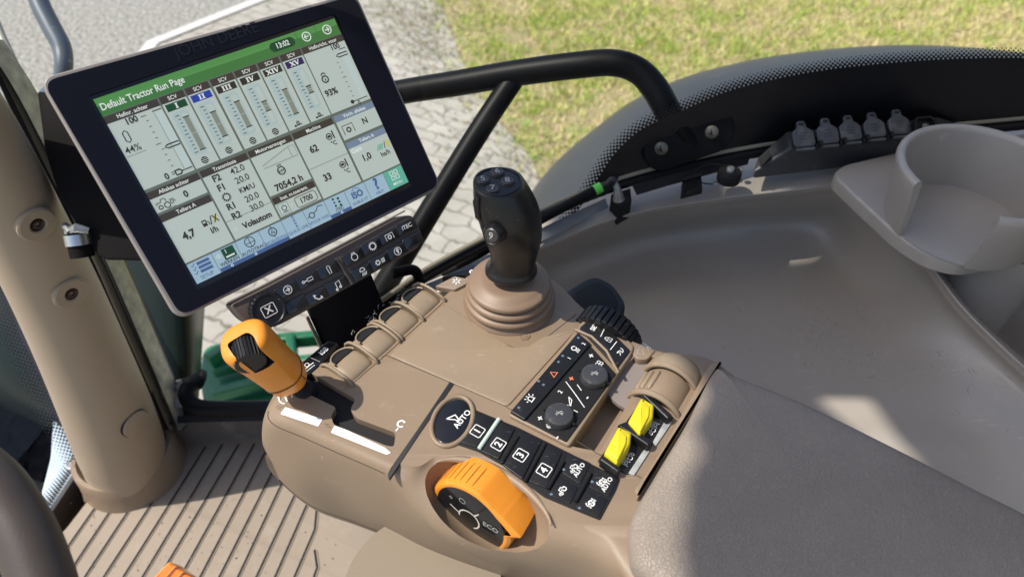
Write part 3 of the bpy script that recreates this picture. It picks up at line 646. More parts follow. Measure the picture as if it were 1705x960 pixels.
def on_tray(px, py):
    h = bt.ray_cast(V((0, 0, H0)), ray(px, py).normalized()); return (h[0], h[1]) if h[0] is not None else (None, None)
sc1 = MB(); sc2 = MB()
for i in range(320):
    k = i % 4
    if k < 2: cx, cy, sx, sy = 1400, 580, 62, 30
    elif k == 2: cx, cy, sx, sy = 1580, 600, 60, 22
    else: cx, cy, sx, sy = 1400, 560, 190, 60
    x = rng.normal(cx, sx); y = rng.normal(cy + (x - cx) * .28, sy); a = rng.normal(.35, .5) if k else rng.normal(1.6, .5); L = abs(rng.normal(0, 3.5)) + 1.5; c_ = rng.normal(0, .25)
    pts = []
    for t in (-1, -.3, .3, 1):
        q, nn = on_tray(x + math.cos(a + c_ * t) * L * t, y + math.sin(a + c_ * t) * L * t)
        if q is None: break
        pts.append(q + V((0, -.0001, .0003)))
    if len(pts) == 4: (sc1 if i % 7 else sc2).ribbon(pts, rng.uniform(.0002, .0006), UZ)
tag(mk('pale_scuff', sc1, mat('scuff_pale', (.45, .41, .37), .7), st, smooth=False, merge=False), None, kind='stuff')
tag(mk('dark_scuff', sc2, mat('scuff_dark', (.16, .14, .12), .7), st, smooth=False, merge=False), None, kind='stuff')
# ================================================================ armrest console
CZ = -.50
def C(px, py, lift=0): return P(px, py, CZ + lift)
con = thing('control_console', C(760, 700, -.1), 'tan plastic tractor control console with buttons, paddles and black switch panels', 'console')
cols_ = [  # flat edge, shoulder, middle, bottom : (px,py,z)
    [(512, 606, -.5), (505, 600, -.507), (500, 604, -.54), (505, 615, -.6)],
    [(478, 652, -.5), (462, 656, -.508), (452, 664, -.54), (455, 672, -.6)],
    [(466, 672, -.5), (444, 688, -.515), (436, 720, -.545), (441, 757, -.575)],
    [(482, 690, -.5), (452, 712, -.517), (450, 764, -0.580), (468, 803, -.665)],
    [(530, 711, -.5), (503, 736, -.517), (500, 806, -0.585), (522, 847, -.665)],
    [(590, 737, -.5), (566, 764, -.517), (572, 834, -0.590), (594, 874, -.665)],
    [(645, 762, -.5), (640, 797, -.516), (642, 868, -0.590), (662, 900, -.665)],
    [(694, 776, -.5), (668, 818, -.519), (700, 900, -0.595), (720, 930, -.665)],
    [(735, 757, -.5), (700, 850, -.524), (765, 925, -0.590), (785, 955, -.665)],
    [(800, 766, -.5), (744, 884, -.530), (845, 952, -0.590), (870, 985, -.665)],
    [(860, 806, -.5), (850, 906, -.530), (920, 968, -0.585), (940, 1010, -.665)],
    [(915, 850, -.5), (950, 922, -.522), (990, 990, -0.585), (1010, 1030, -.665)],
    [(990, 880, -.5), (1022, 950, -.515), (1050, 1010, -.55), (1060, 1050, -.59)],
    [(1060, 900, -.5), (1100, 1000, -.51), (1110, 1030, -.55), (1120, 1060, -.59)],
    [(1300, 900, -.5)], [(1320, 740, -.5)], [(1193, 606, -.5)], [(1110, 588, -.5)], [(1066, 576, -.5)], [(1010, 545, -.5)], [(965, 512, -.5)], [(922, 470, -.5)], [(870, 448, -.5)],
    [(800, 450, -.5)], [(740, 496, -.5)], [(665, 560, -.5)], [(590, 606, -.5)]]
cc = sum((P(*c[0]) for c in cols_), V()) / len(cols_)
for c in cols_:
    if len(c) == 1:
        p = P(*c[0]); o_ = (p - cc); o_.z = 0; o_ = o_.normalized()
        c[:] = [p, p + o_ * .004 - UZ * .004, p + o_ * .006 - UZ * .03, p + o_ * .004 - UZ * .10]
    else: c[:] = [P(*q) for q in c]
rings = [crm([c[k] for c in cols_], 6, True) for k in range(4)]
full = [rings[0]]
def blend(a, b, t): return [p.lerp(q, t) for p, q in zip(a, b)]
# smooth transition across the four rings
m_ = len(rings[0]); prof = [crm([rings[k][i] for k in range(4)], 6) for i in range(m_)]
mb = MB(); mb.grid([[prof[i][k] for i in range(m_)] for k in range(len(prof[0]))], 0, True, flip=False)
tri = geometry.tessellate_polygon([[V((p.x, p.y, 0)) for p in rings[0]]])
mb.add(rings[0], [tuple(t) for t in tri]); mb.add([prof[i][-1] for i in range(m_)], [tuple(t)[::-1] for t in tri])
body = mk('body', mb, TAN, con, ang=60)
bm = bmesh.new(); bm.from_mesh(body.data); bmesh.ops.recalc_face_normals(bm, faces=bm.faces); bm.to_mesh(body.data); bm.free()
def cutter(outline, z0, z1, r=.003):
    pts = rnd([P(x, y, CZ) for x, y in outline], r, 4); mb = MB()
    mb.slab([V((p.x, p.y, H0 + z0)) for p in pts], UZ, z0 - z1); return mk('cutter', mb, BLK, con, ang=40)
# gated throttle slot, finger pocket
cut(body, cutter([(510, 616), (592, 664), (583, 682), (594, 696), (659, 720), (656, 743), (645, 742), (555, 706), (551, 691), (560, 678), (500, 649)], -.48, -.56))
cut(body, cutter([(949, 742), (1030, 620), (1062, 588), (1112, 600), (1062, 640), (1000, 752)], -.48, -.522, .004))
bc = P(800, 862, -.515) - E1 * .001 + E2 * .006 + UZ * .012
mb = MB(); rows = []
for i in range(1, 24):
    ph = math.pi * i / 24; rows.append([bc + E1 * (.0555 * math.sin(ph) * math.cos(t)) + E2 * (.0285 * math.sin(ph) * math.sin(t)) + UZ * (.042 * math.cos(ph)) for t in [2 * math.pi * k / 64 for k in range(64)]])
mb.grid(rows, 0, True); mb.fan(rows[0]); mb.fan(rows[-1], flip=True); cu = mk('cutter', mb, TAN, con)
bm = bmesh.new(); bm.from_mesh(cu.data); bmesh.ops.recalc_face_normals(bm, faces=bm.faces); bm.to_mesh(cu.data); bm.free()
cut(body, cu)
for p_ in body.data.polygons: p_.use_smooth = True
bm = bmesh.new(); bm.from_mesh(body.data); bmesh.ops.dissolve_degenerate(bm, dist=1e-6, edges=bm.edges)
for e in bm.edges:
    e.smooth = not (len(e.link_faces) == 2 and e.calc_face_angle(0) > R(40))
bm.to_mesh(body.data); bm.free()
so_ = rnd([C(x, y, -.007) for x, y in [(506, 612), (596, 664), (590, 680), (596, 690), (668, 718), (660, 752), (644, 750), (548, 710), (545, 690), (552, 680), (490, 650)]], .002)
mb = MB(); mb.slab(so_, UZ, .003); mk('slot_floor', mb, GAP, con)
def plane_part(name, out, lift, t, m, parent=con, r=.002, bev=.0008, z=None):
    mb = MB(); mb.slab(rnd([C(x, y, lift) for x, y in out], r), UZ, t, bev=bev); return mk(name, mb, m, parent)
# hatch panel over the middle, joystick deck, seams
hatch = plane_part('hatch_cover', [(648, 591), (742, 506), (852, 578), (880, 576), (905, 560), (960, 548), (845, 676)], .0012, .004, TAN2, r=.004)
mb = MB()
def seam(pts, w=.0007, lift=.0003): mb.ribbon([C(x, y, lift) for x, y in pts], w, UZ)
seam([(643, 591), (745, 634), (845, 677)]); seam([(738, 508), (790, 541), (840, 572), (862, 581), (880, 579), (900, 569), (960, 522)])
seam([(588, 637), (640, 592), (738, 503)]); seam([(643, 591), (636, 594)])
seam([(845, 679), (900, 703), (950, 728), (1005, 760), (1068, 795)])
seam([(946, 738), (1030, 620), (1052, 590)])
for k in (1,):   # lower side seam of the front cover following the shoulder
    pass
mk('seam', mb, SEAM, con, smooth=False)
mb = MB(); ring_s = [rings[1][i] for i in range(len(rings[1]))]
seg_ = [prof[i][5] for i in range(int(6 * 2), int(6 * 6) + 1)]
mb.tube([p + V((0, 0, .0004)) for p in seg_], .00035, 6); seg2 = [prof[i][17] for i in range(int(6 * 3), int(6 * 12))]
mb.tube([p + V((-.0004, -.0003, 0)) for p in seg2], .0006, 6); mk('side_seam', mb, SEAM, con)
plane_part('gap_shadow_strip', [(750, 633), (756, 639), (699, 721), (653, 790), (648, 797), (645, 790), (650, 779), (694, 716)], .0006, .003, mat('step_shadow_dark', (.012, .011, .013), .6), r=.001, bev=.0002)  # dark band painted in for the shadow at the cover step
# white worn stickers and marks beside the slot
plane_part('throttle_sticker', [(475, 677), (537, 697), (530, 709), (467, 688)], .0004, .001, STICK, r=.0006, bev=.0002)
plane_part('throttle_sticker', [(557, 708), (575, 714), (640, 744), (651, 753), (644, 756), (551, 719)], .0004, .001, STICK, r=.0006, bev=.0002)
# small seat-like mark and worn arrow
mb = MB()
def arcpts(cx, cy, r, a0, a1, n=14, lift=.0005, fr=None): 
    o_ = C(cx, cy, lift); return [o_ + E2 * r * math.cos(R(a0 + (a1 - a0) * k / n)) + E1 * r * math.sin(R(a0 + (a1 - a0) * k / n)) for k in range(n + 1)]
mb.ribbon(arcpts(668, 705, .0030, -40, 250), .0016, UZ); mb.ribbon([C(663, 712, .0005), C(659, 717, .0005)], .0012, UZ)
mk('print_mark', mb, WHT, con, smooth=False); mb = MB()
for a in ([(462, 655), (466, 668), (474, 672)], [(466, 652), (484, 654), (486, 662)], [(474, 658), (478, 668)]): mb.ribbon(crm([C(x, y, .0005) for x, y in a], 4), .0013, UZ)
mk('print_mark', mb, WHT, con, smooth=False)
# debossed brown marks beside the stickers
mb = MB(); mb.ribbon([C(x, y, .0004) for x, y in [(459, 678), (464, 674), (462, 682), (468, 677)]], .0005, UZ); mk('moulded_mark', mb, SEAM, con, smooth=False); mb = MB(); mb.ribbon([C(x, y, .0004) for x, y in [(541, 705), (548, 706), (543, 709), (552, 711)]], .0005, UZ)
mk('moulded_mark', mb, SEAM, con, smooth=False)
# seat heater mark moulded in the deck
mb = MB(); o_ = C(874, 559, .0006)
mb.tube([o_ + E2 * x * .001 + E1 * y * .001 for x, y in [(-5, 0), (-2, 4), (3, 4), (5, 0), (3, -4), (-2, -4), (-5, 0)]], .0003, 5)
for k in (-1, 0, 1): mb.tube([o_ + E2 * .001 * (k * 1.3) + E1 * .001 * y for y in (-2, -1, 0, 1, 2)], .0003, 5)
mk('moulded_mark', mb, TANSM, con)
mb = MB(); mb.tube([bc + E1 * (.056 * math.cos(R(a))) + E2 * (.029 * math.sin(R(a))) + V((0, 0, H0 + CZ - bc.z + (-.0018 if 15 < a < 165 else -.004))) for a in range(14, 157, 5)], [(.0004 + .0036 * math.sin(R((a - 13) * 180 / 143)) ** .8) for a in range(14, 157, 5)], 14)
mk('dial_hood', mb, TAN, con)
# ---------- front black label
lab = plane_part('label_plate', [(488, 614), (546, 567), (563, 571), (530, 608), (503, 632)], .0016, .006, BLKG, r=.002)
mb = MB(); mb.text('ISB', C(539, 584, .0022), E2, E1, .0052, bold=.02); mb.ribbon(arcpts(511, 607, .0019, 0, 360, 12, .0022), .0006, UZ); mb.ribbon([C(504, 617, .0022), C(522, 603, .0022)], .0009, UZ); mb.ribbon([C(506, 621, .0022), C(524, 607, .0022)], .0006, UZ)
mk('lettering', mb, WHT, lab, smooth=False)
mb = MB(); mb.ribbon([C(515, 594, .0021), C(533, 602, .0021)], .0005, UZ); mk('parting_line', mb, GREYP, lab, smooth=False)
# ---------- paddle levers along the front right edge
foot0, foot1 = C(583, 640), C(737, 500)
rowd = (foot1 - foot0); RL = rowd.length; rowd = rowd.normalized(); fwd = UZ.cross(rowd).normalized()
if fwd.dot(E1) < 0: fwd = -fwd
mb = MB(); mb.box(foot0 + rowd * RL * .5 + fwd * .018 + UZ * -.020, rowd * (RL * .5), fwd * .018, UZ * .012); mk('paddle_bay', mb, BLKM, con, smooth=False)
NP = 4; pw = RL / NP
def prof_pad(t):  # t 0..1 from the foot forward over the crest
    a = R(150 - 165 * t)   # around a roller
    return .0215 + math.cos(a) * -.0215 * -1, math.sin(a) * .0145
DISC = mat('shaded_scoop', (.17, .135, .105), .5)
for k in range(NP):
    o_ = foot0 + rowd * (pw * (k + .5)); hw = pw * .43
    pd = mb = MB()
    path = [(-.001, -.002), (.002, .0022), (.007, .0046), (.013, .0058), (.020, .0058), (.027, .0044), (.031, .0022), (.0345, -.002), (.036, -.007), (.036, -.016)]
    path = [(q.x, q.y) for q in crm([V((a, b, 0)) for a, b in path], 4)]
    rows = []
    for s_ in [-1, -.97, -.9, -.6, -.3, 0, .3, .6, .9, .97, 1]:
        e = max(0, abs(s_) - .85) / .15; rows.append([o_ + rowd * (s_ * hw) + fwd * a + UZ * (b * .98 - .0012 * e * e - .0006 * abs(s_)) for a, b in path])
    mb.grid(rows, 0); 
    po = mk('paddle', mb, TAN2, con, ang=60)
    # thumb scoop: tilted dish behind an arched thin lip
    cen = o_ + fwd * .0225 + UZ * .0062; sn = (UZ * .95 + fwd * .26).normalized(); su = sn.cross(rowd).normalized()
    if su.dot(fwd) < 0: su = -su
    cen = cen + UZ * .0009
    mb = MB(); arch = [cen + rowd * math.cos(R(a)) * hw * .86 + su * math.sin(R(a)) * .0110 for a in range(0, 181, 12)]
    mb.tube([arch[0] - su * .002] + arch + [arch[-1] - su * .002], .0009, 8); mk('scoop_lip', mb, TAN2, po)
    mb = MB(); mb.fan([cen + (q - cen) * .97 - sn * .0006 for q in arch]); mb.fan([cen + (q - cen) * .97 - sn * .0026 for q in arch], flip=True)
    mk('scoop', mb, BLKM, po, smooth=False)  # flat black fill stands for the shade inside the scoop
for k in range(NP + 1):       # tall thin divider rings between paddles
    for dd in ((-.0015, .0015) if k == 2 else (0,)):
        o_ = foot0 + rowd * (pw * k + dd * 1.25); mb = MB()
        dp = [(-.003, -.003), (-.002, .0030), (.006, .0066), (.014, .0080), (.022, .0078), (.029, .0060), (.034, .0022), (.038, -.004), (.0385, -.016)]
        dp = [(q.x, q.y) for q in crm([V((a, b, 0)) for a, b in dp], 4)]
        mb.tube([o_ + fwd * a + UZ * b for a, b in dp], .0014, 8); mb.grid([[o_ + fwd * a + UZ * b for a, b in dp], [o_ + fwd * min(a, .036) + UZ * -.018 for a, b in dp]])
        mk('paddle_divider', mb, TAN2, con)
# ---------- small tan button and black plate right of the paddles
tb = plane_part('deck_button', [(724, 476), (757, 459), (788, 466), (757, 482)], .0030, .006, mat('tan_button', (.25, .19, .14), .45), r=.002)
mb = MB(); o_ = C(760, 468, .0036)
for a in range(0, 360, 60): mb.ribbon([o_ + (E1 * math.cos(R(a)) + E2 * math.sin(R(a))) * .0014, o_ + (E1 * math.cos(R(a)) + E2 * math.sin(R(a))) * .0045], .0012, UZ)
mk('button_symbol', mb, WHT, tb, smooth=False)
plb = plane_part('deck_plate', [(735, 462), (780, 440), (812, 440), (800, 456), (762, 458)], .0010, .006, BLKG, r=.002)
mb = MB(); mb.ribbon(arcpts(786, 452, .0022, 0, 360, 12, .0016), .0014, UZ); mk('lettering', mb, WHT, plb, smooth=False)
# ---------- oval auto-steer button
def ell(cx, cy, A_, B_, ang, lift, n=40):
    ca, sa = math.cos(R(ang)), math.sin(R(ang)); return [C(cx + A_ * math.cos(t) * ca - B_ * math.sin(t) * sa, cy + A_ * math.cos(t) * sa + B_ * math.sin(t) * ca, lift) for t in [2 * math.pi * k / n for k in range(n)]]
mb = MB(); mb.tube(ell(753, 701, 44, 31, -60, .0006), .0022, 10, closed=True); ov = mk('oval_ring', mb, TAN, con)
mb = MB(); mb.slab(ell(754, 701, 40, 27, -60, .0012), UZ, .003, bev=.0006); ob = mk('steering_button', mb, BLKG, con)
mb = MB(); mb.text('AUTO', C(770, 697, .0016), E2, E1, .0052, bold=.025)
a_ = [C(x, y, .0016) for x, y in [(743, 697), (758, 690), (766, 701), (757, 696)]]; mb.ribbon([a_[0], a_[1], a_[2]], .0012, UZ); mb.ribbon([a_[0], C(757, 698, .0016), a_[2]], .0009, UZ)
mk('lettering', mb, WHT, ob, smooth=False)
# ---------- numbered button strip
STR = [(790, 681), (863, 711), (934, 746), (1033, 796), (1026, 815), (999, 865), (957, 848), (907, 827), (874, 803), (839, 775), (796, 751), (758, 738), (775, 712)]
bsn = plane_part('button_strip', STR, .0008, .005, BLKM, r=.0012, bev=.0003)
def quad_btn(name, q, lift, parent=con, m=BLK, r=.0012, bev=.0006, lab=None):
    return plane_part(name, q, lift, .004, m, parent, r, bev)
btn_q = [[(792, 686), (826, 698), (794, 744), (764, 734)], [(833, 701), (858, 712), (831, 764), (801, 750)], [(866, 716), (902, 733), (870, 797), (837, 773)], [(911, 739), (934, 750), (908, 808), (879, 798)]]
btn_q[3] = [(911, 739), (936, 752), (910, 812), (880, 800)]
dig = [(795, 717), (830, 739), (867, 757), (906, 782)]
for k, (q, d) in enumerate(zip(btn_q, dig)):
    b = quad_btn('number_button', q, .0020)
    b['label'] = 'black button marked %d in a white square' % (k + 1)
    mb = MB(); o_ = C(d[0], d[1], .0025); s_ = .0048
    sq = rnd([o_ + E2 * i * s_ + E1 * j * s_ for i, j in ((-1, -1), (1, -1), (1, 1), (-1, 1))], .0012, 3); mb.ribbon(sq, .0007, UZ, closed=True); mb.text(str(k + 1), o_, E2, E1, .0062, bold=.03)
    mk('lettering', mb, WHT, b, smooth=False)
rd = [[(831, 697), (798, 746)], [(862, 726), (835, 770)], [(907, 738), (874, 800)], [(938, 767), (912, 813)], [(983, 787), (958, 834)]]
for k, (a, b) in enumerate(rd):
    mb = MB(); A_ = C(*a, .0022); B_ = C(*b, .0022); mb.tube([A_ - (B_ - A_) * .02, A_, B_, B_ + (B_ - A_) * .02], [.0006, .0019, .0019, .0006], 10)
    mk('finger_ridge', mb, mat('worn_green_white', (.45, .52, .46), .5) if k == 0 else BLK, con)
fq = [[(945, 752), (984, 770), (966, 805), (936, 786)], [(931, 792), (963, 810), (950, 838), (912, 822)], [(990, 776), (1030, 797), (1014, 826), (981, 810)], [(976, 814), (1012, 831), (997, 860), (958, 843)]]
for k, q in enumerate(fq):
    b = quad_btn('function_button', q, .0014, bev=.0004); mb = MB(); cx = sum(p[0] for p in q) / 4; cy = sum(p[1] for p in q) / 4; o_ = C(cx - 1, cy, .0018)
    b['label'] = ['black button with tractor symbol and AUTO', 'black button with tractor symbol only', 'black button with axle symbol and AUTO', 'black button with axle symbol only'][k]
    L = lambda *pp: mb.ribbon([o_ + E2 * x * .001 + E1 * y * .001 for x, y in pp], .0008, UZ)
    if k < 2:
        L((-2, 1), (-2, 3), (1, 3), (1, 1)); mb.ribbon([o_ + E2 * (.0015 + math.cos(t) * .0017) + E1 * (.0002 + math.sin(t) * .0017) for t in [k_ * .55 for k_ in range(12)]], .0009, UZ)
        mb.ribbon([o_ + E2 * (-.0028 + math.cos(t) * .0009) + E1 * (-.0005 + math.sin(t) * .0009) for t in [k_ * .7 for k_ in range(10)]], .0007, UZ); L((-2.8, 1), (1, 1)); L((-5.2, 0), (-4, 1.6), (-4, -1.6), (-5.2, 0))
    else:
        mb.ribbon([o_ + E2 * (math.cos(t) * .0022) + E1 * (math.sin(t) * .0022) for t in [k_ * .55 for k_ in range(13)]], .0011, UZ); L((-4, 0), (4, 0)); L((-3.4, -2), (-3.4, 2.4)); L((3.4, -2), (3.4, 2)); L((-1, 1), (1, -1)); L((-3.4, 2.4), (-2, 3.6))
    if k in (0, 2): mb.text('AUTO', o_ - E1 * .0040 + E2 * .0005, E2, E1, .0036, bold=.03)
    mk('lettering', mb, WHT, b, smooth=False)
    mb = MB(); dx = [(939, 781), (918, 822), (986, 801), (965, 845)][k]; mb.lathe([(.0011, 0), (.0001, .0002)], C(*dx, .0018), UZ, 12, cap=False); mk('indicator', mb, mat('indicator_blue', (.12, .17, .22), .3), b)
# ---------- black climate and radio panel on a raised tan frame
frm = plane_part('panel_frame', [(846, 690), (968, 536), (988, 516), (1012, 522), (1056, 576), (1052, 588), (948, 742)], .004, .012, TAN, r=.003, bev=.0015)
hp = plane_part('climate_panel', [(849, 686), (963, 553), (1026, 622), (943, 735)], .0050, .004, BLKM, r=.0015, bev=.0004)
tp = plane_part('light_switch_bar', [(850, 684), (962, 553), (984, 571), (874, 698)], .0072, .004, BLK, r=.0012, bev=.0008)
LP_ = .0055
Cn = lambda x, y: C(x, y, LP_)
knobs = [(930, 691, .0118), (988, 625, .0118)]
for x, y, r in knobs:
    kb_ = MB(); o_ = C(x + 1, y + 4, LP_); kb_.lathe([(r + .0004, 0), (r, .004), (r - .0008, .0058), (r - .002, .0062), (.0001, .0060)], o_, UZ, 40)
    kn = mk('rotary_knob', kb_, mat('knob_dark', (.035, .036, .038), .35, bump=[(900, .1, 'n')], dust=(90, .55, (.15, .15, .15), .4)), hp)
    sy = MB(); q_ = o_ + UZ * .0066
    sy.ribbon([q_ + E2 * a * .001 + E1 * b * .001 for a, b in [(-3, 1), (0, 1.4), (3, -1)]], .0008, UZ); sy.ribbon([q_ + E2 * a * .001 + E1 * b * .001 for a, b in [(0, 3), (0, -3)]], .0008, UZ); sy.ribbon([q_ + E2 * a * .001 + E1 * b * .001 for a, b in [(-2.4, 2.4), (2, -2.6)]], .0008, UZ)
    mk('knob_symbol', sy, GREYP, kn, smooth=False)
    for dx, dy in ((-.0125, .0), (.0125, 0)):
        sy = MB(); sy.box(o_ + E2 * 0 + E1 * (dx) + UZ * .0012, E1 * .0022, E2 * .0009, UZ * .0012); mk('knob_tab', sy, BLKM, kn, smooth=False)
mb = MB()
def T(s_, x, y, h, lift=LP_ + .0004, b=.02, m=mb): m.text(s_, C(x, y, lift), E2, E1, h, bold=b)
T('+', 900, 696, .0062); T('+', 985, 592, .0062); T('-', 927, 727, .0062); T('-', 1008, 622, .0062); T('-', 977, 661, .0062); T('2', 933, 652, .0040); T('1', 959, 684, .0040)
for pts in ([(947, 660), (949, 675), (944, 674)], [(947, 660), (952, 666), (950, 676)], [(961, 640), (968, 650)], [(942, 635), (957, 655), (973, 678)]): mb.ribbon([Cn(x, y) + UZ * .0003 for x, y in pts], .0007, UZ)
for r_ in (.0014, .0026, .0038): mb.ribbon([C(911, 713, LP_ + .0004) + E2 * r_ * math.cos(t) + E1 * r_ * math.sin(t) for t in [-.8 + .2 * k for k in range(9)]], .0006, UZ)
o_ = C(998, 605, LP_ + .0004)
for a in range(45, 405, 90): mb.ribbon([o_ + E2 * (math.cos(R(a)) * .002 + .0014 * math.cos(t)) + E1 * (math.sin(R(a)) * .002 + .0014 * math.sin(t)) for t in [k * .8 for k in range(9)]], .0006, UZ)
mk('lettering', mb, WHT, hp, smooth=False)
mb = MB(); mb.text('+', C(952, 630, LP_ + .0004), E2, E1, .0062, bold=.02); mk('red_plus', mb, REDP, hp, smooth=False)
mb = MB(); LT = .0076
o_ = C(885, 664, LT); 
for pp in ([(-2, -1), (-2, 2), (-1, 3), (1, 3), (2, 2), (2, -1)], [(-3, -1.6), (3, -1.6)], [(-3.4, 1), (-5, 1.6)], [(3.4, 1), (5, 1.6)], [(-2.4, 3.6), (-3.4, 5)], [(2.4, 3.6), (3.4, 5)], [(0, 4), (0, 5.4)]): mb.ribbon([o_ + E2 * a * .001 + E1 * b * .001 for a, b in pp], .0008, UZ)
o_ = C(957, 580, LT); mb.ribbon([o_ + E2 * (.0022 * math.cos(t)) + E1 * (.0008 + .0022 * math.sin(t)) for t in [.0 + .45 * k for k in range(14)]], .0009, UZ)
for k in (-1.6, 0, 1.6): mb.ribbon([o_ + E2 * k * .001 - E1 * .002, o_ + E2 * (k - .8) * .001 - E1 * .005], .0007, UZ)
mb.text('1', C(948, 596, LT), E2, E1, .0034, bold=.02); mb.text('2', C(972, 572, LT), E2, E1, .0034, bold=.02); mk('lettering', mb, WHT, tp, smooth=False)
mb = MB(); o_ = C(922, 622, LT); mb.ribbon([o_ + E2 * a * .001 + E1 * b * .001 for a, b in [(-3, -2), (3, -2), (0, 3.4)]], .0011, UZ, closed=True); mk('hazard_triangle', mb, REDP, tp, smooth=False)
mb = MB()
for x, y in ((864, 678), (897, 634), (905, 640), (930, 602), (937, 592), (963, 562)): mb.lathe([(.0013, 0), (.0001, .0003)], C(x, y, LT), UZ, 12, cap=False)
mk('indicator', mb, mat('indicator_grey', (.10, .14, .17), .3), tp)
# SET panel
sp = plane_part('set_panel', [(965, 545), (990, 524), (1049, 582), (1027, 612)], .0062, .005, BLK, r=.0015, bev=.0006)
mb = MB(); LS = .0067; mb.text('SET', C(990, 544, LS), E2, E1, .0046, bold=.03)
o_ = C(1014, 565, LS); mb.ribbon([o_ + E2 * a * .001 + E1 * b * .001 for a, b in [(-2.4, -2.4), (2.4, -2.4), (2.4, 1), (-2.4, 1)]], .0006, UZ, closed=True); mb.ribbon([o_ + E2 * .0017 * math.cos(t) + E1 * (.001 + .003 * math.sin(t)) for t in [k * .4 for k in range(9)]], .0006, UZ); mb.ribbon([o_ - E1 * .0015, o_], .0006, UZ)
o_ = C(1033, 585, LS)
mb.ribbon(crm([o_ + E2 * a * .001 + E1 * b * .001 for a, b in [(-4, -2), (-1, 0), (-3, 2), (1, 1), (0, -2), (3, -1), (4, 2)]], 4), .0006, UZ)
for pp in ([(1000, 560), (1007, 545)], [(1016, 582), (1027, 568)]): mb.ribbon([C(x, y, LS) for x, y in pp], .0007, UZ)
mk('lettering', mb, WHT, sp, smooth=False)
# curved tan rib between panels
mb = MB(); mb.tube([C(x, y, .007) for x, y in [(957, 548), (985, 560), (1010, 584), (1030, 621)]], .0013, 8); mk('divider_rib', mb, TAN, con)
# knurled black thumb wheel behind the SET panel
wx = thing('thumb_wheel', C(1010, 530, -.01), 'large ribbed black thumb wheel behind the SET panel', 'thumb wheel')
wc0 = C(1004, 556, -.014); wax = (E1 * -.80 + E2 * .0 + UZ * .0).normalized(); 
c0 = P(1014, 524, -.484) - UZ * .034; R0 = .034
mb = MB(); NS = 34
rows = []
for h in (-.010, -.0088, .0088, .010):
    row = []
    for k in range(NS * 6):
        t = 2 * math.pi * k / (NS * 6); r = R0 - (.0018 if k % 6 == 0 else 0) - (.0014 if abs(h) > .009 else 0)
        row.append(c0 + E2 * h + (E1 * math.cos(t) + UZ * math.sin(t)) * r)
    rows.append(row)
mb.grid(rows, 0, True); mb.fan(rows[0], 0, True); mb.fan(rows[-1]); mk('wheel', mb, BLK, wx, ang=25)
# arrow tag plate
ap = plane_part('symbol_plate', [(1049, 566), (1092, 582), (1078, 598), (1062, 598), (1048, 584)], .0015, .006, TAN, r=.003)
mb = MB()
for pp in ([(1060, 588), (1068, 572), (1072, 590), (1060, 588)], [(1070, 570), (1084, 580)], [(1077, 575), (1080, 584)]): mb.ribbon([C(x, y, .0019) for x, y in pp], .0006, UZ)
mk('lettering', mb, GREYP, ap, smooth=False)
# ---------- black lidded pocket cover behind the joystick
lid = thing('oval_cover', P(990, 490, -.6), 'black rounded cover plate on the tray behind the knurled wheel', 'cover')
mb = MB(); q_ = [(930, 492), (978, 462), (996, 460), (1020, 472), (1040, 500), (1042, 515), (1000, 540), (950, 520)]
mb.slab(rnd([P(x, y, -.53) for x, y in q_], .012), UZ, .02, bev=.003); mk('rim', mb, BLK, lid)
q_ = [(945, 494), (985, 470), (1002, 470), (1020, 484), (1032, 508), (1000, 530), (960, 515)]
mb = MB(); mb.slab(rnd([P(x, y, -.528) for x, y in q_], .010), UZ, .02, bev=.001); mk('lid', mb, BLKM, lid)
# ---------- yellow-topped switches
bp_ = plane_part('switch_plate', [(994, 768), (1078, 652), (1122, 694), (1048, 790)], .0010, .006, BLK, r=.002)
for k, q in enumerate(([(1028, 772), (1056, 748), (1082, 748), (1052, 786)], [(1086, 740), (1112, 694), (1122, 698), (1096, 742)])):
    plane_part('worn_edge', [[(1046, 787), (1072, 748), (1082, 750), (1056, 790)], [(1087, 735), (1108, 698), (1119, 702), (1092, 742)]][k], .0016, .003, mat('worn_metal_grey', (.30, .31, .30), .5, var=(80, .3)), r=.0008, bev=.0003)
for k, (q, bx) in enumerate([([(1006, 752), (1030, 708), (1052, 718), (1050, 738), (1028, 770)], [(998, 764), (1030, 786), (1034, 778), (1004, 756)]), ([(1046, 700), (1068, 660), (1090, 672), (1088, 694), (1066, 722)], [(1028, 706), (1080, 742), (1086, 734), (1044, 700)])]):
    sw_ = thing('rocker_switch', C(q[0][0], q[0][1]), ['yellow-capped rocker switch nearer the button strip, worn black base', 'yellow-capped rocker switch nearer the tan ribbed dial'][k], 'switch', 'yellow-capped rocker switches')
    mb = MB(); mb.slab(rnd([C(x, y, .0135) for x, y in q], .002), UZ, .014, bev=.003); mk('yellow_cap', mb, YEL, sw_)
    mb = MB()
    qc = V((sum(a for a, b in q) / 5, sum(b for a, b in q) / 5, 0)); q2 = [(qc.x + (a - qc.x) * (.86 if n_i not in (2, 3) else .55), qc.y + (b - qc.y) * (.86 if n_i not in (2, 3) else .62)) for n_i, (a, b) in enumerate(q)]
    mb.slab(rnd([C(x, y, .0149) for x, y in q2], .0015), UZ, .004, bev=.0009); mk('grip_step', mb, YEL, sw_)
    mb = MB(); mb.slab(rnd([C(x, y, .010) for x, y in bx], .0015), UZ, .012, bev=.0015); mk('base', mb, BLK, sw_)
mb = MB(); mb.slab(rnd([C(x, y, .010) for x, y in [(1068, 655), (1078, 652), (1120, 690), (1112, 697)]], .0015), UZ, .012, bev=.0015); mk('end_wall', mb, BLK, con)
mb = MB()
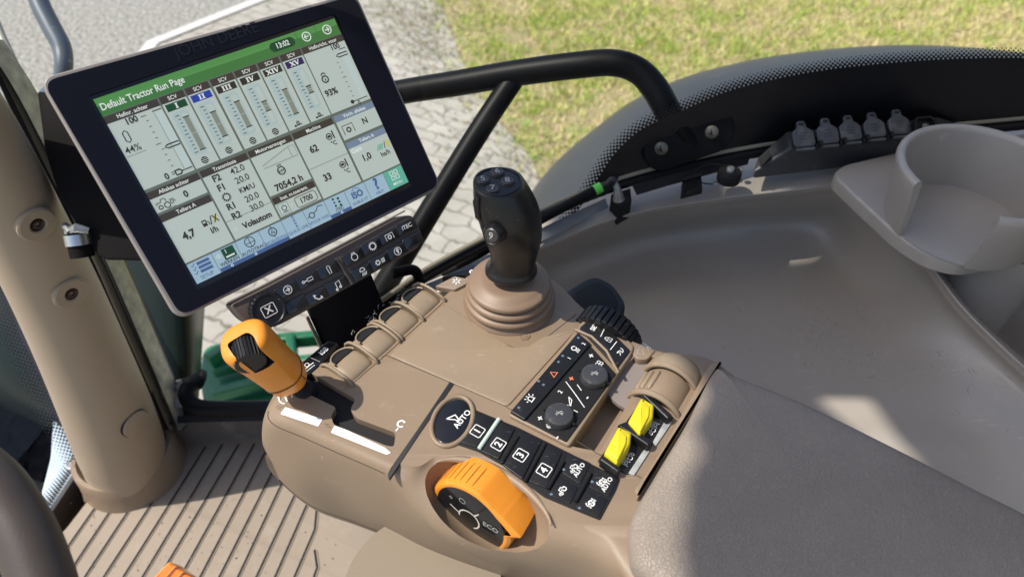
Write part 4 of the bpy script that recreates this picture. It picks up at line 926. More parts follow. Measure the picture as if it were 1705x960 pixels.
for cx, cy, fl2 in ((1046, 764, 1), (1088, 712, -1)):
    o_ = C(cx, cy, .0020); L = lambda *pp: mb.ribbon([o_ + E2 * x * .001 * fl2 + E1 * y * .001 for x, y in pp], .0006, UZ)
    L((-6, -2.4), (-6, 2.4), (-1.5, 2.4), (-1.5, -2.4)); mb.ribbon([o_ + E2 * (-.0038 * fl2 + .0013 * math.cos(t)) + E1 * (.0013 * math.sin(t)) for t in [k * .6 for k in range(12)]], .0007, UZ)
    for xx, rr in ((2, .0018), (6, .0011)): mb.ribbon([o_ + E2 * (xx * .001 * fl2 + rr * math.cos(t)) + E1 * (-.0008 + rr * math.sin(t)) for t in [k * .6 for k in range(12)]], .0006, UZ)
    L((0, 0), (0, 3), (3, 3), (4, 1), (6.5, 1))
mk('switch_symbols', mb, WHT, bp_, smooth=False)
# tan ribbed dial with domed guard
dl = thing('ribbed_dial', C(1095, 640, 0), 'tan ribbed roller dial in a domed guard above the yellow switches', 'dial')
rax = (C(1140, 640) - C(1085, 700)).normalized(); rax = E2
c0 = C(1100, 652, .0); 
RC = P(1102, 662, -.512)
def arcR(off, r, a0, a1, st=8): return [RC + E2 * off + (E1 * math.cos(R(t)) + UZ * math.sin(R(t))) * r for t in range(a0, a1, st)]
mb = MB(); mb.lathe([(.0215, -.017), (.0225, -.015), (.0225, .012), (.0215, .014)], RC, E2, 48); mk('roller', mb, TAN, dl, ang=50)
mb = MB()
for a in (28, 46, 64): 
    q_ = RC + (E1 * math.cos(R(a)) + UZ * math.sin(R(a))) * .0226
    mb.tube([q_ + E2 * h for h in (-.013, -.011, .008, .010)], [.0008, .0024, .0024, .0008], 8)
mk('grip_rib', mb, TAN2, dl)
mb = MB(); mb.tube(arcR(-.019, .0245, 4, 178), .0026, 8); mk('guard_rim', mb, TAN2, dl)
mb = MB(); mb.tube(arcR(.0155, .0250, 4, 178), .0024, 8); mk('guard_rim', mb, TAN2, dl)
rows = [arcR(o_, r_, -10, 191) for o_, r_ in ((.0155, .0262), (.022, .0262), (.030, .025), (.037, .021), (.042, .013), (.044, .001))]
mb = MB(); mb.grid(rows); mk('guard_dome', mb, TAN2, dl, ang=70)
mb = MB(); mb.lathe([(.028, -.003), (.028, .0006), (.0001, .0008)], C(1062, 642, -.006), UZ, 32); mk('round_base', mb, mat('grey_tan', (.2, .17, .15), .5), dl)
# rear frame strip between switches and the pad
plane_part('pad_frame', [(1056, 812), (1070, 796), (1122, 712), (1182, 604), (1204, 600), (1196, 612), (1150, 690), (1078, 800), (1062, 830)], .006, .012, TAN, r=.003, bev=.002)
# ================================================================ armrest pad
pad_flat = [(1190, 608), (1212, 610), (1330, 655), (1470, 722), (1620, 798), (1760, 872), (1900, 990), (1900, 1250), (1500, 1250), (1200, 1060), (1075, 950), (1052, 905), (1054, 850), (1096, 775), (1146, 692)]
ctr = V((1400, 900, 0)); mb = MB(); PR = []
for (dz, sc_) in ((.004, 0), (.0035, .3), (.002, .6), (-.0, .85), (-.003, .94), (-.008, .985), (-.016, 1.0), (-.030, .998), (-.045, .985)):
    rowp = []
    for p in crm([V((x, y, 0)) for x, y in pad_flat], 8, True):
        q = P(p.x, p.y, -.482); c0_ = P(ctr.x, ctr.y, -.482); r_ = c0_.lerp(q, sc_) if sc_ else c0_.lerp(q, .02); r_.z = H0 - .482 + dz; rowp.append(r_)
    PR.append(rowp)
mb.fan(PR[0]); prof2 = [crm([PR[k][i] for k in range(len(PR))], 3) for i in range(len(PR[0]))]
mb.grid([[prof2[i][k] for i in range(len(prof2))] for k in range(len(prof2[0]))], 0, True)
pad = mk('armrest_pad', mb, LEATHER, ang=80); bm = bmesh.new(); bm.from_mesh(pad.data); bmesh.ops.recalc_face_normals(bm, faces=bm.faces); bm.to_mesh(pad.data); bm.free()
tag(pad, 'large grained grey-brown armrest pad on the console, lower right', 'armrest')
# ================================================================ joystick
def PY(px, py, Y):
    d = ray(px, py); return d * (Y / d.y) + V((0, 0, H0))
js = thing('joystick', C(851, 500), 'black joystick handle with numbered buttons on a tan rubber bellows', 'joystick')
jb = C(848, 502)
mb = MB()
bp = [(.0475, -.002), (.0475, .002), (.0445, .004), (.0440, .006)]
for k, (r, h) in enumerate(((.0465, .0095), (.0440, .0175), (.0415, .0255))):
    bp += [(r - .0045, h - .0042), (r - .0012, h - .0036), (r, h - .0018), (r + .0002, h + .0006), (r - .0012, h + .0024), (r - .0045, h + .0032)]
bp += [(.034, .0305), (.031, .0325), (.026, .0335)]
mb.lathe([(a * .93, b) for a, b in bp], jb, UZ, 64); mk('bellows', mb, TANSM, js, ang=75)
YJ = jb.y
secs = [(851, 452, 41, .8), (851, 449, 43.5, .8), (851, 445, 42.5, .8), (852, 440, 39, .82), (855, 428, 38, .85), (856, 410, 42, .9), (854, 388, 48.5, .95), (849, 362, 52, 1.0), (843, 340, 51, 1.0), (836, 322, 48, 1.0), (832, 309, 44, 1.0), (830, 304, 42.5, 1.0), (829, 301.5, 40, 1.0), (829, 300.5, 36, 1.0)]
rows = []
for x, y, r, ra in secs:
    c = PY(x, y, YJ - .006 * max(0, (y - 300) / 150) + .004); rm = r * dep_of(c) / F
    row = []
    for k in range(48):
        t = 2 * math.pi * k / 48; ct, st2 = math.cos(t), math.sin(t); e = .86
        row.append(c + V((math.copysign(abs(ct) ** e, ct) * rm, math.copysign(abs(st2) ** e, st2) * rm * ra, 0)) + UZ * (-.10 * math.copysign(abs(ct) ** e, ct) * rm * 0))
    rows.append(row)
rows = [[q for q in r_] for r_ in zip(*[crm(list(col), 3) for col in zip(*rows)])]
mb = MB(); mb.grid(rows, 0, True); mb.fan(rows[-1]); mb.fan(rows[0], 0, True)
GRIP = mat('grip_black', (.010, .010, .0105), .33, spec=.45, bump=[(1300, .06, 'n')], dust=(120, .67, (.2, .2, .2), .4), scr=(120, .4, (.2, .2, .2)))
hd = mk('handle', mb, GRIP, js, ang=60)
tz = rows[-1][0].z
tpn = V((0, 0, 1))
def TP(px, py, lift=0): return P(px, py, tz - H0 + lift)
mb = MB(); mb.tube([TP(829 + 38 * math.cos(t), 302 + 22.5 * math.sin(t), .0003) for t in [2 * math.pi * k / 40 for k in range(40)]], .0006, 6, closed=True); mk('rim_line', mb, BLKG, js)
BTN = mat('button_dark', (.030, .028, .027), .4, dust=(200, .6, (.15, .13, .11), .4))
for x, y, d in ((804, 301, '5'), (828, 288, '6'), (820, 316, '7'), (845, 303, '8')):
    mb = MB(); c = TP(x, y); mb.lathe([(.0066, -.001), (.0066, .0006), (.0062, .0009), (.0062, .0003), (.0056, .0003), (.0056, .0016), (.0048, .0022), (.0001, .0018)], c, UZ, 28)
    bt = mk('round_button', mb, BTN, js); bt['label'] = 'small round black button marked ' + d
    mb = MB(); mb.text(d, c + UZ * .0024, V((1, .15, 0)), V((-.15, 1, 0)), .0066, bold=.01); mk('numeral', mb, GREYP, bt, smooth=False)
c9 = PY(820, 391, YJ - .0285); n9 = V((-.42, -.82, .30)).normalized(); c9 = c9 + n9 * .002
mb = MB(); mb.lathe([(.0096, -.012), (.0088, -.0016), (.0078, .0002), (.0068, -.0004)], c9, n9, 32, cap=False); sb_ = mk('side_button', mb, GRIP, js); sb_['label'] = 'round side button marked 9 below the top cluster'
mb = MB(); mb.lathe([(.0066, -.012), (.0066, .0000), (.0055, .0008), (.0001, .0006)], c9, n9, 28); mk('button_face', mb, BTN, sb_)
u9 = UZ.cross(n9).normalized(); mb = MB(); mb.text('9', c9 + n9 * .0012, u9, n9.cross(u9), .0062, bold=.01); mk('numeral', mb, GREYP, sb_, smooth=False)
mb = MB(); q_ = PY(792, 345, YJ - .008); mb.tube([PY(796, 326, YJ - .012), PY(794, 335, YJ - .012), PY(798, 360, YJ - .012), PY(804, 370, YJ - .012)], [.002, .0036, .0036, .002], 10); mk('side_trigger', mb, GRIP, js)
# ================================================================ orange throttle lever
tl = thing('throttle_lever', C(500, 645), 'orange throttle lever with black ribbed thumb wheel in its head, standing in the slot', 'lever')
A_ = C(497, 643, .004); B_ = P(401, 563, -.412); ax_ = (B_ - A_).normalized(); L_ = (B_ - A_).length
mb = MB(); mb.tube([C(508, 652, -.03), A_ + ax_ * .03], .0048, 12); mk('stem', mb, STEELW, tl)
mb = MB(); mb.lathe([(.010, -.010), (.010, .0), (.006, .003)], C(503, 648, .001), ax_, 20); mk('stem_gaiter', mb, GAP, tl)
su = V((1, .35, 0)); su = (su - ax_ * su.dot(ax_)).normalized(); sv = ax_.cross(su)
def sect(h, a, b, off=(0, 0), e=.78, n=48):
    a *= .93; b *= .95
    c = A_ + ax_ * h + su * off[0] + sv * off[1]; o = []
    for k in range(n):
        t = 2 * math.pi * k / n; ct, st2 = math.cos(t), math.sin(t)
        o.append(c + su * math.copysign(abs(ct) ** e, ct) * a + sv * math.copysign(abs(st2) ** e, st2) * b)
    return o
S0 = .012
rows = [sect(S0, .010, .010), sect(S0 + .001, .014, .0135), sect(S0 + .004, .0170, .0165), sect(S0 + .012, .0185, .0175), sect(S0 + .03, .0192, .0180), sect(S0 + .05, .0202, .0185), sect(L_ - .018, .0212, .0190), sect(L_ - .008, .0212, .0190), sect(L_ - .003, .0200, .0178), sect(L_ - .0005, .0172, .0150), sect(L_ + .0005, .0135, .0115)]
rows = [[q for q in r_] for r_ in zip(*[crm(list(col), 3) for col in zip(*rows)])]
mb = MB(); mb.grid(rows, 0, True); mb.fan(rows[-1]); mb.fan(rows[0], 0, True); hd = mk('head', mb, ORA, tl, ang=60)
bm = bmesh.new(); bm.from_mesh(hd.data); bmesh.ops.recalc_face_normals(bm, faces=bm.faces); bm.to_mesh(hd.data); bm.free()
nt_ = (ax_ + V((-.25, -.35, 0))).normalized()
po_ = B_
wq = [PP(x, y, po_, ax_) + ax_ * .01 for x, y in [(377, 573), (412, 552), (424, 560), (431, 582), (424, 592), (404, 603), (392, 596)]]
mb = MB(); mb.slab(rnd(wq, .004), ax_, .034); cu = mk('cutter', mb, GAP, tl, ang=60); hd.data.materials.append(GAP)
for p_ in cu.data.polygons: p_.material_index = 0
cut(hd, cu)
bm = bmesh.new(); bm.from_mesh(hd.data)
for f in bm.faces: f.smooth = True
for e in bm.edges: e.smooth = not (len(e.link_faces) == 2 and e.calc_face_angle(0) > R(40))
bm.to_mesh(hd.data); bm.free()
b_ = hd.modifiers.new('bevel', 'BEVEL'); b_.width = .0016; b_.segments = 3; b_.limit_method = 'ANGLE'; b_.angle_limit = R(45)
wcn = PP(403, 577, B_ - ax_ * .004, ax_); wax2 = (PP(412, 598, B_, ax_) - PP(402, 560, B_, ax_)).normalized()
mb = MB(); rows = []; p1 = ax_; p2 = wax2.cross(p1)
for h in (-.0120, -.0110, .0110, .0120):
    rows.append([wcn - ax_ * .0078 + wax2 * h + (p1 * math.cos(t) + p2 * math.sin(t)) * ((.0130 if (k % 4) < 2 else .0121) - (.001 if abs(h) > .01 else 0)) for k, t in [(k, 2 * math.pi * k / 112) for k in range(112)]])
mb.grid(rows, 0, True, flip=True); mb.fan(rows[0]); mb.fan(rows[-1], 0, True); mk('thumb_wheel', mb, BLK, tl, ang=20)
mb = MB(); mb.tube(sect(S0 + .016, .0190, .0181, n=48), .00045, 5, closed=True); mk('joint_line', mb, SEAM, tl)
mb = MB(); mb.tube([sect(S0 + h, .0187, .0178)[44] for h in (.003, .009, .016)], .0004, 5); mk('joint_line', mb, SEAM, tl)
# ================================================================ orange speed dial
sd = thing('speed_dial', P(785, 852, -.56), 'orange ribbed speed dial with thumb notch and black ECO face in the console side', 'dial')
dn = (-E2 * math.cos(R(6)) + UZ * math.sin(R(6))).normalized(); dc = P(783, 861, -.527)
d1 = (-E1 - dn * (-E1).dot(dn)).normalized(); d2 = d1.cross(dn) * -1
if d2.z < 0: d2 = -d2
def DPt(r, a, h): return dc + (d1 * math.cos(R(a)) + d2 * math.sin(R(a))) * r + dn * h
mb = MB(); rows = []; N_ = 180
for h, dr in ((-.029, -.004), (-.0285, -.0015), (-.026, 0), (-.004, 0), (-.001, -.0010), (.0005, -.003), (.0005, -.0055)):
    row = []
    for k in range(N_):
        a = 360 * k / N_
        bump = 0
        if 9 < a <= 15: bump = .0105 * (a - 9) / 6
        elif 15 < a < 44: bump = .0105 * (1 - (a - 15) / 29) ** 1.6
        if 40 < a < 80: bump -= .0022 * math.sin(R((a - 40) * 4.5))
        w_ = 1 if -.024 < h < .0004 else .75
        row.append(DPt(.0372 + dr + bump * w_, a, h))
    rows.append(row)
rows2 = []
for r_ in zip(*[crm(list(c), 2) for c in zip(*rows)]): rows2.append(list(r_))
mb.grid(rows2, 0, True); mb.fan(rows2[0], 0, True); ob_ = mk('orange_rim', mb, ORA, sd, ang=50)
bm = bmesh.new(); bm.from_mesh(ob_.data); bmesh.ops.recalc_face_normals(bm, faces=bm.faces); bm.to_mesh(ob_.data); bm.free()
mb = MB()
for a in range(92, 172, 9): mb.tube([DPt(.0374, a, h) for h in (-.023, -.018, -.010, -.003)], [.0002, .0005, .0005, .0002], 6)
mk('grip_line', mb, mat('orange_shadow_groove', (.30, .09, .01), .6), sd)
mb = MB(); mb.lathe([(.0322, -.004), (.0322, .0002), (.0317, .0006), (.0001, .0012)], dc, dn, 64); fc = mk('face', mb, BLKG, sd)
mb = MB()
fo_ = lambda r, a: DPt(r, a, .0017)
mb.ribbon([fo_(.0095, a) for a in range(-60, 200, 12)], .0014, dn); 
mb.ribbon([fo_(.0095, 60), fo_(.017, 60)], .0016, dn); mb.ribbon([fo_(.0095, 175), fo_(.019, 165)], .0014, dn)
mk('silver_mark', mb, mat('silver_print', (.55, .5, .43), .35), fc, smooth=False)
mb = MB(); mb.text('ECO', fo_(.021, 18), d1, d2, .0052, bold=.01); mb.ribbon([fo_(.020, 110) + (d1 * math.cos(t) + d2 * math.sin(t)) * .0028 for t in [k * .5 for k in range(13)]], .0006, dn); mb.ribbon([fo_(.023, 140) + (d1 * math.cos(t) + d2 * math.sin(t)) * .0013 for t in [k * .6 for k in range(11)]], .0005, dn)
mk('lettering', mb, GREYP, fc, smooth=False)
mb = MB(); mb.ribbon([fo_(.012, -5), fo_(.024, -5)], .002, dn); mb.ribbon([fo_(.012, 62), fo_(.031, 62)], .0006, dn); mk('groove', mb, GAP, fc, smooth=False)
# ================================================================ socket strip on the tray sill
ss = thing('socket_strip', P(1430, 270, -.555), 'black strip of six small power sockets, five with lids closed and one open', 'socket strip')
mb = MB()
fb_ = [P(x, y, -.556) for x, y in [(1253, 298), (1318, 290), (1440, 276), (1560, 262), (1640, 250)]]; ft_ = [P(x, y, z) for x, y, z in [(1254, 284, -.548), (1318, 246, -.517), (1440, 236, -.516), (1562, 225, -.515), (1648, 240, -.546)]]
bt_ = [P(x, y, z) for x, y, z in [(1262, 262, -.545), (1310, 218, -.510), (1436, 208, -.509), (1562, 194, -.508), (1630, 216, -.541)]]
bb_ = [P(x, y, -.556) for x, y in [(1265, 270), (1315, 262), (1440, 250), (1560, 238), (1635, 225)]]
mb.grid([fb_, ft_, bt_, bb_, fb_]); mb.fan([r_[0] for r_ in (fb_, ft_, bt_, bb_)]); mb.fan([r_[-1] for r_ in (fb_, ft_, bt_, bb_)], flip=True)
so2 = mk('strip_body', mb, mat('dusty_black', (.028, .030, .034), .45, bump=[(900, .1, 'n')], dust=(60, .56, (.12, .12, .12), .5)), ss, bevel=.0025)
bm = bmesh.new(); bm.from_mesh(so2.data); bmesh.ops.remove_doubles(bm, verts=bm.verts, dist=1e-5); bmesh.ops.recalc_face_normals(bm, faces=bm.faces); bm.to_mesh(so2.data); bm.free()
mb = MB(); mb.fan([P(x, y, z) + UZ * .0035 + V((0, -.002, 0)) for x, y, z in [(1264, 282, -.543), (1282, 262, -.531), (1278, 252, -.528), (1262, 268, -.541)]][::-1]); mk('screw_recess', mb, GAP, ss, smooth=False)
LIDM = mat('dusty_lid', (.045, .050, .058), .42, bump=[(700, .15, 'n')], dust=(50, .5, (.13, .13, .13), .5))
LX = [(1337, 228), (1377, 223), (1415, 218), (1455, 213), (1496, 208)]
topn = V((0, -.55, .83)).normalized(); sx_ = (ft_[3] - ft_[1]).normalized(); sy_ = topn.cross(sx_).normalized()
sy_ = sy_ if sy_.z > 0 else -sy_
for k, (x, y) in enumerate(LX + [(1538, 211)]):
    o_ = P(x, y + 2, -.506); lp = lambda a, b, l=0: o_ + sx_ * a * .001 + sy_ * b * .001 + topn * l
    if k < 5:
        mb = MB(); mb.slab([lp(a, b, .003) for a, b in [(-14, -8), (-11, -12), (11, -12), (14, -8), (14, 7), (10, 11), (6.5, 13), (5.5, 20), (3.5, 22), (-3.5, 22), (-5.5, 20), (-6.5, 13), (-10, 11), (-14, 7)]], topn, .004, bev=.001)
        ld = mk('lid', mb, LIDM, ss)
        mb = MB(); mb.fan([lp(a, b, .0034) for a, b in [(-3.2, 16), (3.2, 16), (3.2, 19), (-3.2, 19)]])
        for j in range(3): mb.fan([lp(a, b, .0034) for a, b in [(-5, -3 + j * 4), (5, -3 + j * 4), (5, -2.4 + j * 4), (-5, -2.4 + j * 4)]])
        mk('lid_slot', mb, GAP, ld, smooth=False)
    else:
        mb = MB(); oc = [lp(a, b, .006) for a, b in [(-15, -7), (-10, -12), (10, -12), (15, -7), (15, 7), (10, 13), (-10, 13), (-15, 7)]]; ic = [lp(a, b, .006) for a, b in [(-12, -6), (-8, -9.5), (8, -9.5), (12, -6), (12, 6), (8, 10.5), (-8, 10.5), (-12, 6)]]
        lo = [lp(a, b, .0005) for a, b in [(-12, -6), (-8, -9.5), (8, -9.5), (12, -6), (12, 6), (8, 10.5), (-8, 10.5), (-12, 6)]]; ob2 = [p - topn * .008 for p in oc]
        mb.grid([ob2, oc, ic, lo], 0, True); mb.fan(lo); sk = mk('open_socket', mb, BLKM, ss, smooth=False)
        mb = MB(); mb.tube([lp(-3, -4, .002), lp(-3, 2, .005), lp(3, 2, .005), lp(3, -4, .002)], .0012, 6); mb.tube([lp(0, -6, .001), lp(0, 4, .004)], .0022, 8); mk('contact_pin', mb, mat('brass_grey', (.35, .33, .26), .4, metal=.8), sk)
    for a in ((16.5,) if k < 5 else ()):
        mb = MB(); mb.box(lp(a + 2.5, -11, .004), sx_ * .0022, sy_ * .0035, topn * .003); mb.box(lp(a - 2 , -13.5, .001), sx_ * .0014, sy_ * .003, topn * .003); mk('hinge', mb, BLKM, ss, smooth=False)
    mb = MB(); mb.box(lp(0, -15, -.0005), sx_ * .0125, sy_ * .0016, topn * .0022); mk('hinge_bar', mb, LIDM, ss, smooth=False)
# black round cap, its tether, clip
cp_ = thing('round_cap', P(1212, 300, -.553), 'round black knob cap with a thin wire tether on the tray sill', 'cap')
mb = MB(); o_ = P(1212, 300, -.556); mb.lathe([(.0145, 0), (.0150, .002), (.0150, .012), (.0135, .0145), (.006, .0150), (.0001, .0145)], o_, UZ, 36); mk('knob', mb, BLKM, cp_)
mb = MB(); mb.lathe([(.005, .0145), (.005, .018), (.004, .0195), (.0001, .0195)], o_, UZ, 12); mk('screw', mb, STEELW, cp_)
mb = MB(); q_ = [P(1210, 277, -.541), P(1185, 273, -.538), P(1163, 280, -.54), P(1156, 293, -.548), P(1168, 304, -.555), P(1192, 307, -.557)]; mb.tube(crm(q_, 8), .0008, 8); mk('tether', mb, BLKM, cp_)
for x, y in ((1192, 307), (1231, 301), (1233, 283)):
    mb = MB(); mb.lathe([(.004, 0), (.004, .002), (.002, .003), (.0001, .003)], P(x, y, -.5565), UZ, 14); mk('rivet', mb, STEELW, cp_)
ck = thing('cable_clip', P(1152, 312, -.557), 'small square black cable clip fixed on the tray sill left of the round cap', 'clip')
mb = MB(); mb.slab(rnd([P(x, y, -.552) for x, y in [(1136, 302), (1168, 293), (1170, 316), (1134, 325)]], .001), UZ, .006, bev=.001); mk('base', mb, BLKM, ck)
mb = MB(); mb.slab([P(x, y, -.549) for x, y in [(1144, 309), (1160, 304), (1162, 314), (1144, 320)]], UZ, .004, bev=.0008); mb.tube([P(1136, 300, -.549), P(1168, 291, -.549)], .0018, 8); mk('latch', mb, BLK, ck)
# ================================================================ cup holder
cu_ = thing('cup_holder', P(1625, 330, -.57), 'deep round grey-brown cup holder open at one side, in the right corner', 'cup holder')
mb = MB(); pq = [(1386, 290), (1402, 274), (1520, 246), (1705, 222), (1950, 200), (1950, 330), (1790, 385), (1710, 408), (1660, 430), (1600, 440), (1545, 424), (1497, 393), (1434, 335)]
mb.slab(rnd([P(x, y, -.5385) for x, y in pq], .018, 8), UZ, .018, bev=.004); mk('shelf', mb, LINER, cu_)
mb = MB(); pth = rnd([P(x, y, -.5535) for x, y in [(1378, 291), (1398, 268), (1520, 242), (1720, 216)]] + [P(1700, 300, -.5535)], .01)[5:-6]
cc_ = P(1642, 286, -.466); Rr = .092
def cw_(a, r, h): return cc_ + V((math.cos(R(a)), math.sin(R(a)), 0)) * r + UZ * h
a0, a1 = -108, 196
rows = []
for a in np.linspace(a0, a1, 70):
    edge = min(a - a0, a1 - a); dip = .0
    row = [cw_(a, Rr - .013, -.0735), cw_(a, Rr - .004, -.02), cw_(a, Rr, -.002), cw_(a, Rr - .0005, .0020), cw_(a, Rr - .0030, .0045), cw_(a, Rr - .0068, .0045), cw_(a, Rr - .0095, .0020), cw_(a, Rr - .010, -.002), cw_(a, Rr - .013, -.02), cw_(a, Rr - .019, -.0735)]
    rows.append(row)
mb = MB(); mb.grid(rows, flip=True); mb.fan(rows[0]); mb.fan(rows[-1], flip=True); cwall = mk('cup_wall', mb, LINER, cu_, ang=60)
mb = MB(); mb.lathe([(.048, -.30), (.052, -.15), (.056, -.10), (.058, -.078)], cc_ + V((.060, -.008, 0)), UZ, 64); mk('cup_body', mb, LINER, cu_, ang=60)
mb = MB(); mb.fan([cw_(a, Rr - .015, -.0715) for a in range(0, 360, 10)]); mk('cup_floor', mb, LINER, cu_)
# ================================================================ display on its mount
qs = [(155, 166), (554, 32), (682, 304), (333, 473)]
o3 = V((-.31811, .48778 - .0, 0)); 
U3 = V((.749, .652, .001)).normalized(); 
def cam2w(v): return V((v[0], v[1] * sS - v[2] * cS, v[1] * cS + v[2] * sS))
O3 = cam2w((-0.31810975, 0.1432064, -0.54728559)) + V((0, 0, H0)); U3 = cam2w((0.74922431, 0.46204546, -0.46057892)).normalized(); W3 = cam2w((-0.39647256, 0.88458295, 0.27102055)).normalized()
W3 = (W3 - U3 * W3.dot(U3)).normalized(); N3 = U3.cross(W3)
def SP(px, py, lift=0): return PP(px, py, O3, N3) + N3 * lift
def toS(px, py):
    d = SP(px, py) - O3; return d.dot(U3), d.dot(W3)
KS = .158 / 300
def SQ(x, y, lift=0): return O3 + U3 * (x * KS) - W3 * (y * KS) + N3 * lift     # screen units 400 x 300
dsp = thing('display', SP(300, 520, -.03), 'large touch display with navy black bezel and pale rim showing a tractor run page', 'display')
oq = [SP(x, y) for x, y in [(64, 131), (592, -13), (736, 312), (297, 534)]]
outer = rnd(oq, .011, 7)
mb = MB(); mb.slab(outer, N3, .012, bev=.0014); mk('rim', mb, RIM, dsp)
inn = rnd([SP(x, y, .0024) for x, y in [(71, 137), (589, -6), (730, 309), (301, 526)]], .010, 7)
hole = [SQ(x, y, .0024) for x, y in ((-5, -6), (404, -6), (404, 309), (-5, 309))]
hole = rnd(hole, .003, 5)
def flat(p): d = p - O3; return V((d.dot(U3), d.dot(W3), 0))
allp = inn + hole; tri = geometry.tessellate_polygon([[flat(p) for p in inn], [flat(p) for p in hole]])
tri = [t if (allp[t[1]] - allp[t[0]]).cross(allp[t[2]] - allp[t[0]]).dot(N3) > 0 else t[::-1] for t in tri]
mb = MB(); mb.add(allp, [tuple(t) for t in tri]); mb.grid([inn, [p - N3 * .004 for p in inn]], 0, True)
mb.grid([hole, [p - N3 * .0023 for p in hole]], 0, True)
mk('bezel', mb, BEZEL, dsp, ang=30)
mb = MB(); mb.fan([p - N3 * .0022 for p in hole]); ip = mk('inner_mask', mb, BLKG, dsp, smooth=False)
mb = MB(); mb.slab(rnd([SP(x, y, -.014) for x, y in [(95, 160), (580, 20), (705, 300), (310, 510)]], .015), N3, .030, bev=.004); mk('housing', mb, DKBR, dsp)
mb = MB(); mb.text('JOHN DEERE', SP(361, 68, .0027), U3, W3, .0092, bold=.0); mk('lettering', mb, mat('embossed_black', (.006, .006, .011), .35), dsp, smooth=False)
# --- screen picture
def em(name, c, k=.62):
    m = mat(name, tuple(x * .2 for x in c), .14, spec=.5, emis=(c, k * .8)); return m
SM = [em('lcd_pale', (.52, .60, .55), .58), em('lcd_dark', (.035, .03, .025)), em('lcd_green', (.06, .20, .05), .6), em('lcd_header', (.055, .045, .035)), em('lcd_grid', (.13, .155, .13)), em('lcd_white', (.75, .8, .75), .65),
      em('lcd_well', (.38, .48, .47), .7), em('lcd_bar', (.22, .24, .19), .7), em('lcd_blue', (.02, .045, .28), .8), em('lcd_dkgreen', (.015, .07, .025)), em('lcd_tab', (.30, .43, .52), .75), em('lcd_tabblue', (.07, .13, .30)), em('lcd_teal', (.10, .36, .27), .8), em('lcd_purple', (.035, .02, .10)), em('lcd_green2', (.09, .28, .07), .7), em('lcd_yellow', (.6, .55, .1)), em('lcd_mid', (.46, .55, .53), .7), em('lcd_panelblue', (.15, .20, .28), .8)]
PALE, DK, GR, HD, GD, WT, WL, BR_, BL, DG, TB, TBB, TE, PU, G2, YE, MD, PB = range(18)
mb = MB()
LV = [-.0008]
def lv(): LV[0] += .0000004; return LV[0]
def rc(x0, y0, x1, y1, m, L=1): mb.add([SQ(x0, y1, .0003 + L * .00005), SQ(x1, y1, .0003 + L * .00005), SQ(x1, y0, .0003 + L * .00005), SQ(x0, y0, .0003 + L * .00005)], [(0, 1, 2, 3)], m)
def tx(s_, x, y, h, m=DK, al='CENTER', b=.0, sx=.95, L=6): mb.text(s_, SQ(x, y, .0003 + L * .00005), U3, W3, h * KS, m, al, b + (.018 if m == DK else .008), sx=sx)
def ln(pts, w, m=DK, cl=False, L=6): mb.ribbon([SQ(x, y, .0003 + L * .00005) for x, y in pts], w * 1.25 * KS, N3, m, cl)
def ci(x, y, r, w, m=DK, n=18, L=6, a0=0, a1=360): ln([(x + r * math.cos(R(a0 + (a1 - a0) * k / n)), y + r * math.sin(R(a0 + (a1 - a0) * k / n))) for k in range(n + (a1 - a0 < 360))], w, m, a1 - a0 >= 360, L)
def dk(x, y, r, m=DK, n=18, L=5): mb.fan([SQ(x + r * math.cos(-2 * math.pi * k / n), y + r * math.sin(-2 * math.pi * k / n), .0003 + L * .00005) for k in range(n)], m)
rc(0, 0, 400, 300, GD, 0)
rc(0, 0, 400, 26, GR); rc(0, 0, 400, 11, G2, 2); ln([(324, 1), (324, 25)], 1, GR, L=4); ln([(360, 1), (360, 25)], 1, GR, L=4)
tx('Default Tractor Run Page', 3, 14, 10.5, WT, 'LEFT', .012, .84)
rc(281, 5, 311, 20, DG, 3); dk(281, 12.5, 7.5, DG, L=3); dk(311, 12.5, 7.5, DG, L=3); tx('13:02', 296, 12.5, 8.5, WT, b=.02)
for x, sg_ in ((340, -1), (379, 1)):
    ci(x, 13, 7.2, 1.4, WT); ln([(x - 4 * sg_, 13), (x + 3.5 * sg_, 13)], 1.4, WT); ln([(x + .5 * sg_, 9.5), (x + 4 * sg_, 13), (x + .5 * sg_, 16.5)], 1.4, WT)
def panel(x0, y0, x1, y1, t, hd_=True, m=PALE, hm=HD):
    rc(x0, y0, x1, y1, m)
    if hd_: rc(x0, y0, x1, y0 + 11, hm, 2); tx(t, (x0 + x1) / 2, y0 + 5.6, 6.2, WT, b=.01)
panel(0, 27, 79, 142, 'Hefinr. achter')
tx('100', 32, 44, 9.5, b=.03); tx('0', 38, 136, 9.5, b=.03); ln([(46, 44), (54, 44)], .9); ln([(64, 42), (78, 42)], 1.2)
ln([(12, 57), (12, 69), (16, 72), (19, 69), (19, 57), (16, 54)], 1.3, cl=True); tx('44%', 15, 82, 10.5, b=-.005); ln([(2, 90), (30, 90)], .6, GD)
for k in range(10): ln([(46 if k % 5 == 4 else 50, 52 + k * 9), (54, 52 + k * 9)], .8)
rc(66, 44, 78, 134, MD, 2); ln([(66, 44), (66, 134)], .5, GD); ln([(56, 96), (60, 93.5), (78, 93.5), (78, 98.5), (60, 98.5)], 1.6, cl=True)
ln([(46, 136), (52, 136)], 1); ln([(52, 132.5), (59, 132.5), (62, 136), (59, 139.5), (52, 139.5)], 2, cl=True); ln([(62, 136), (78, 136)], 1.2)
SC_ = [(81, 'I', DG, 65, 118, 0), (121, 'II', BL, 72, 112, 0), (162, 'III', DK, 70, 112, 0), (202, 'IV', DK, 84, 100, 0), (242, 'XIV', DK, 78, 120, 0), (282, 'XV', PU, 86, 98, 1)]
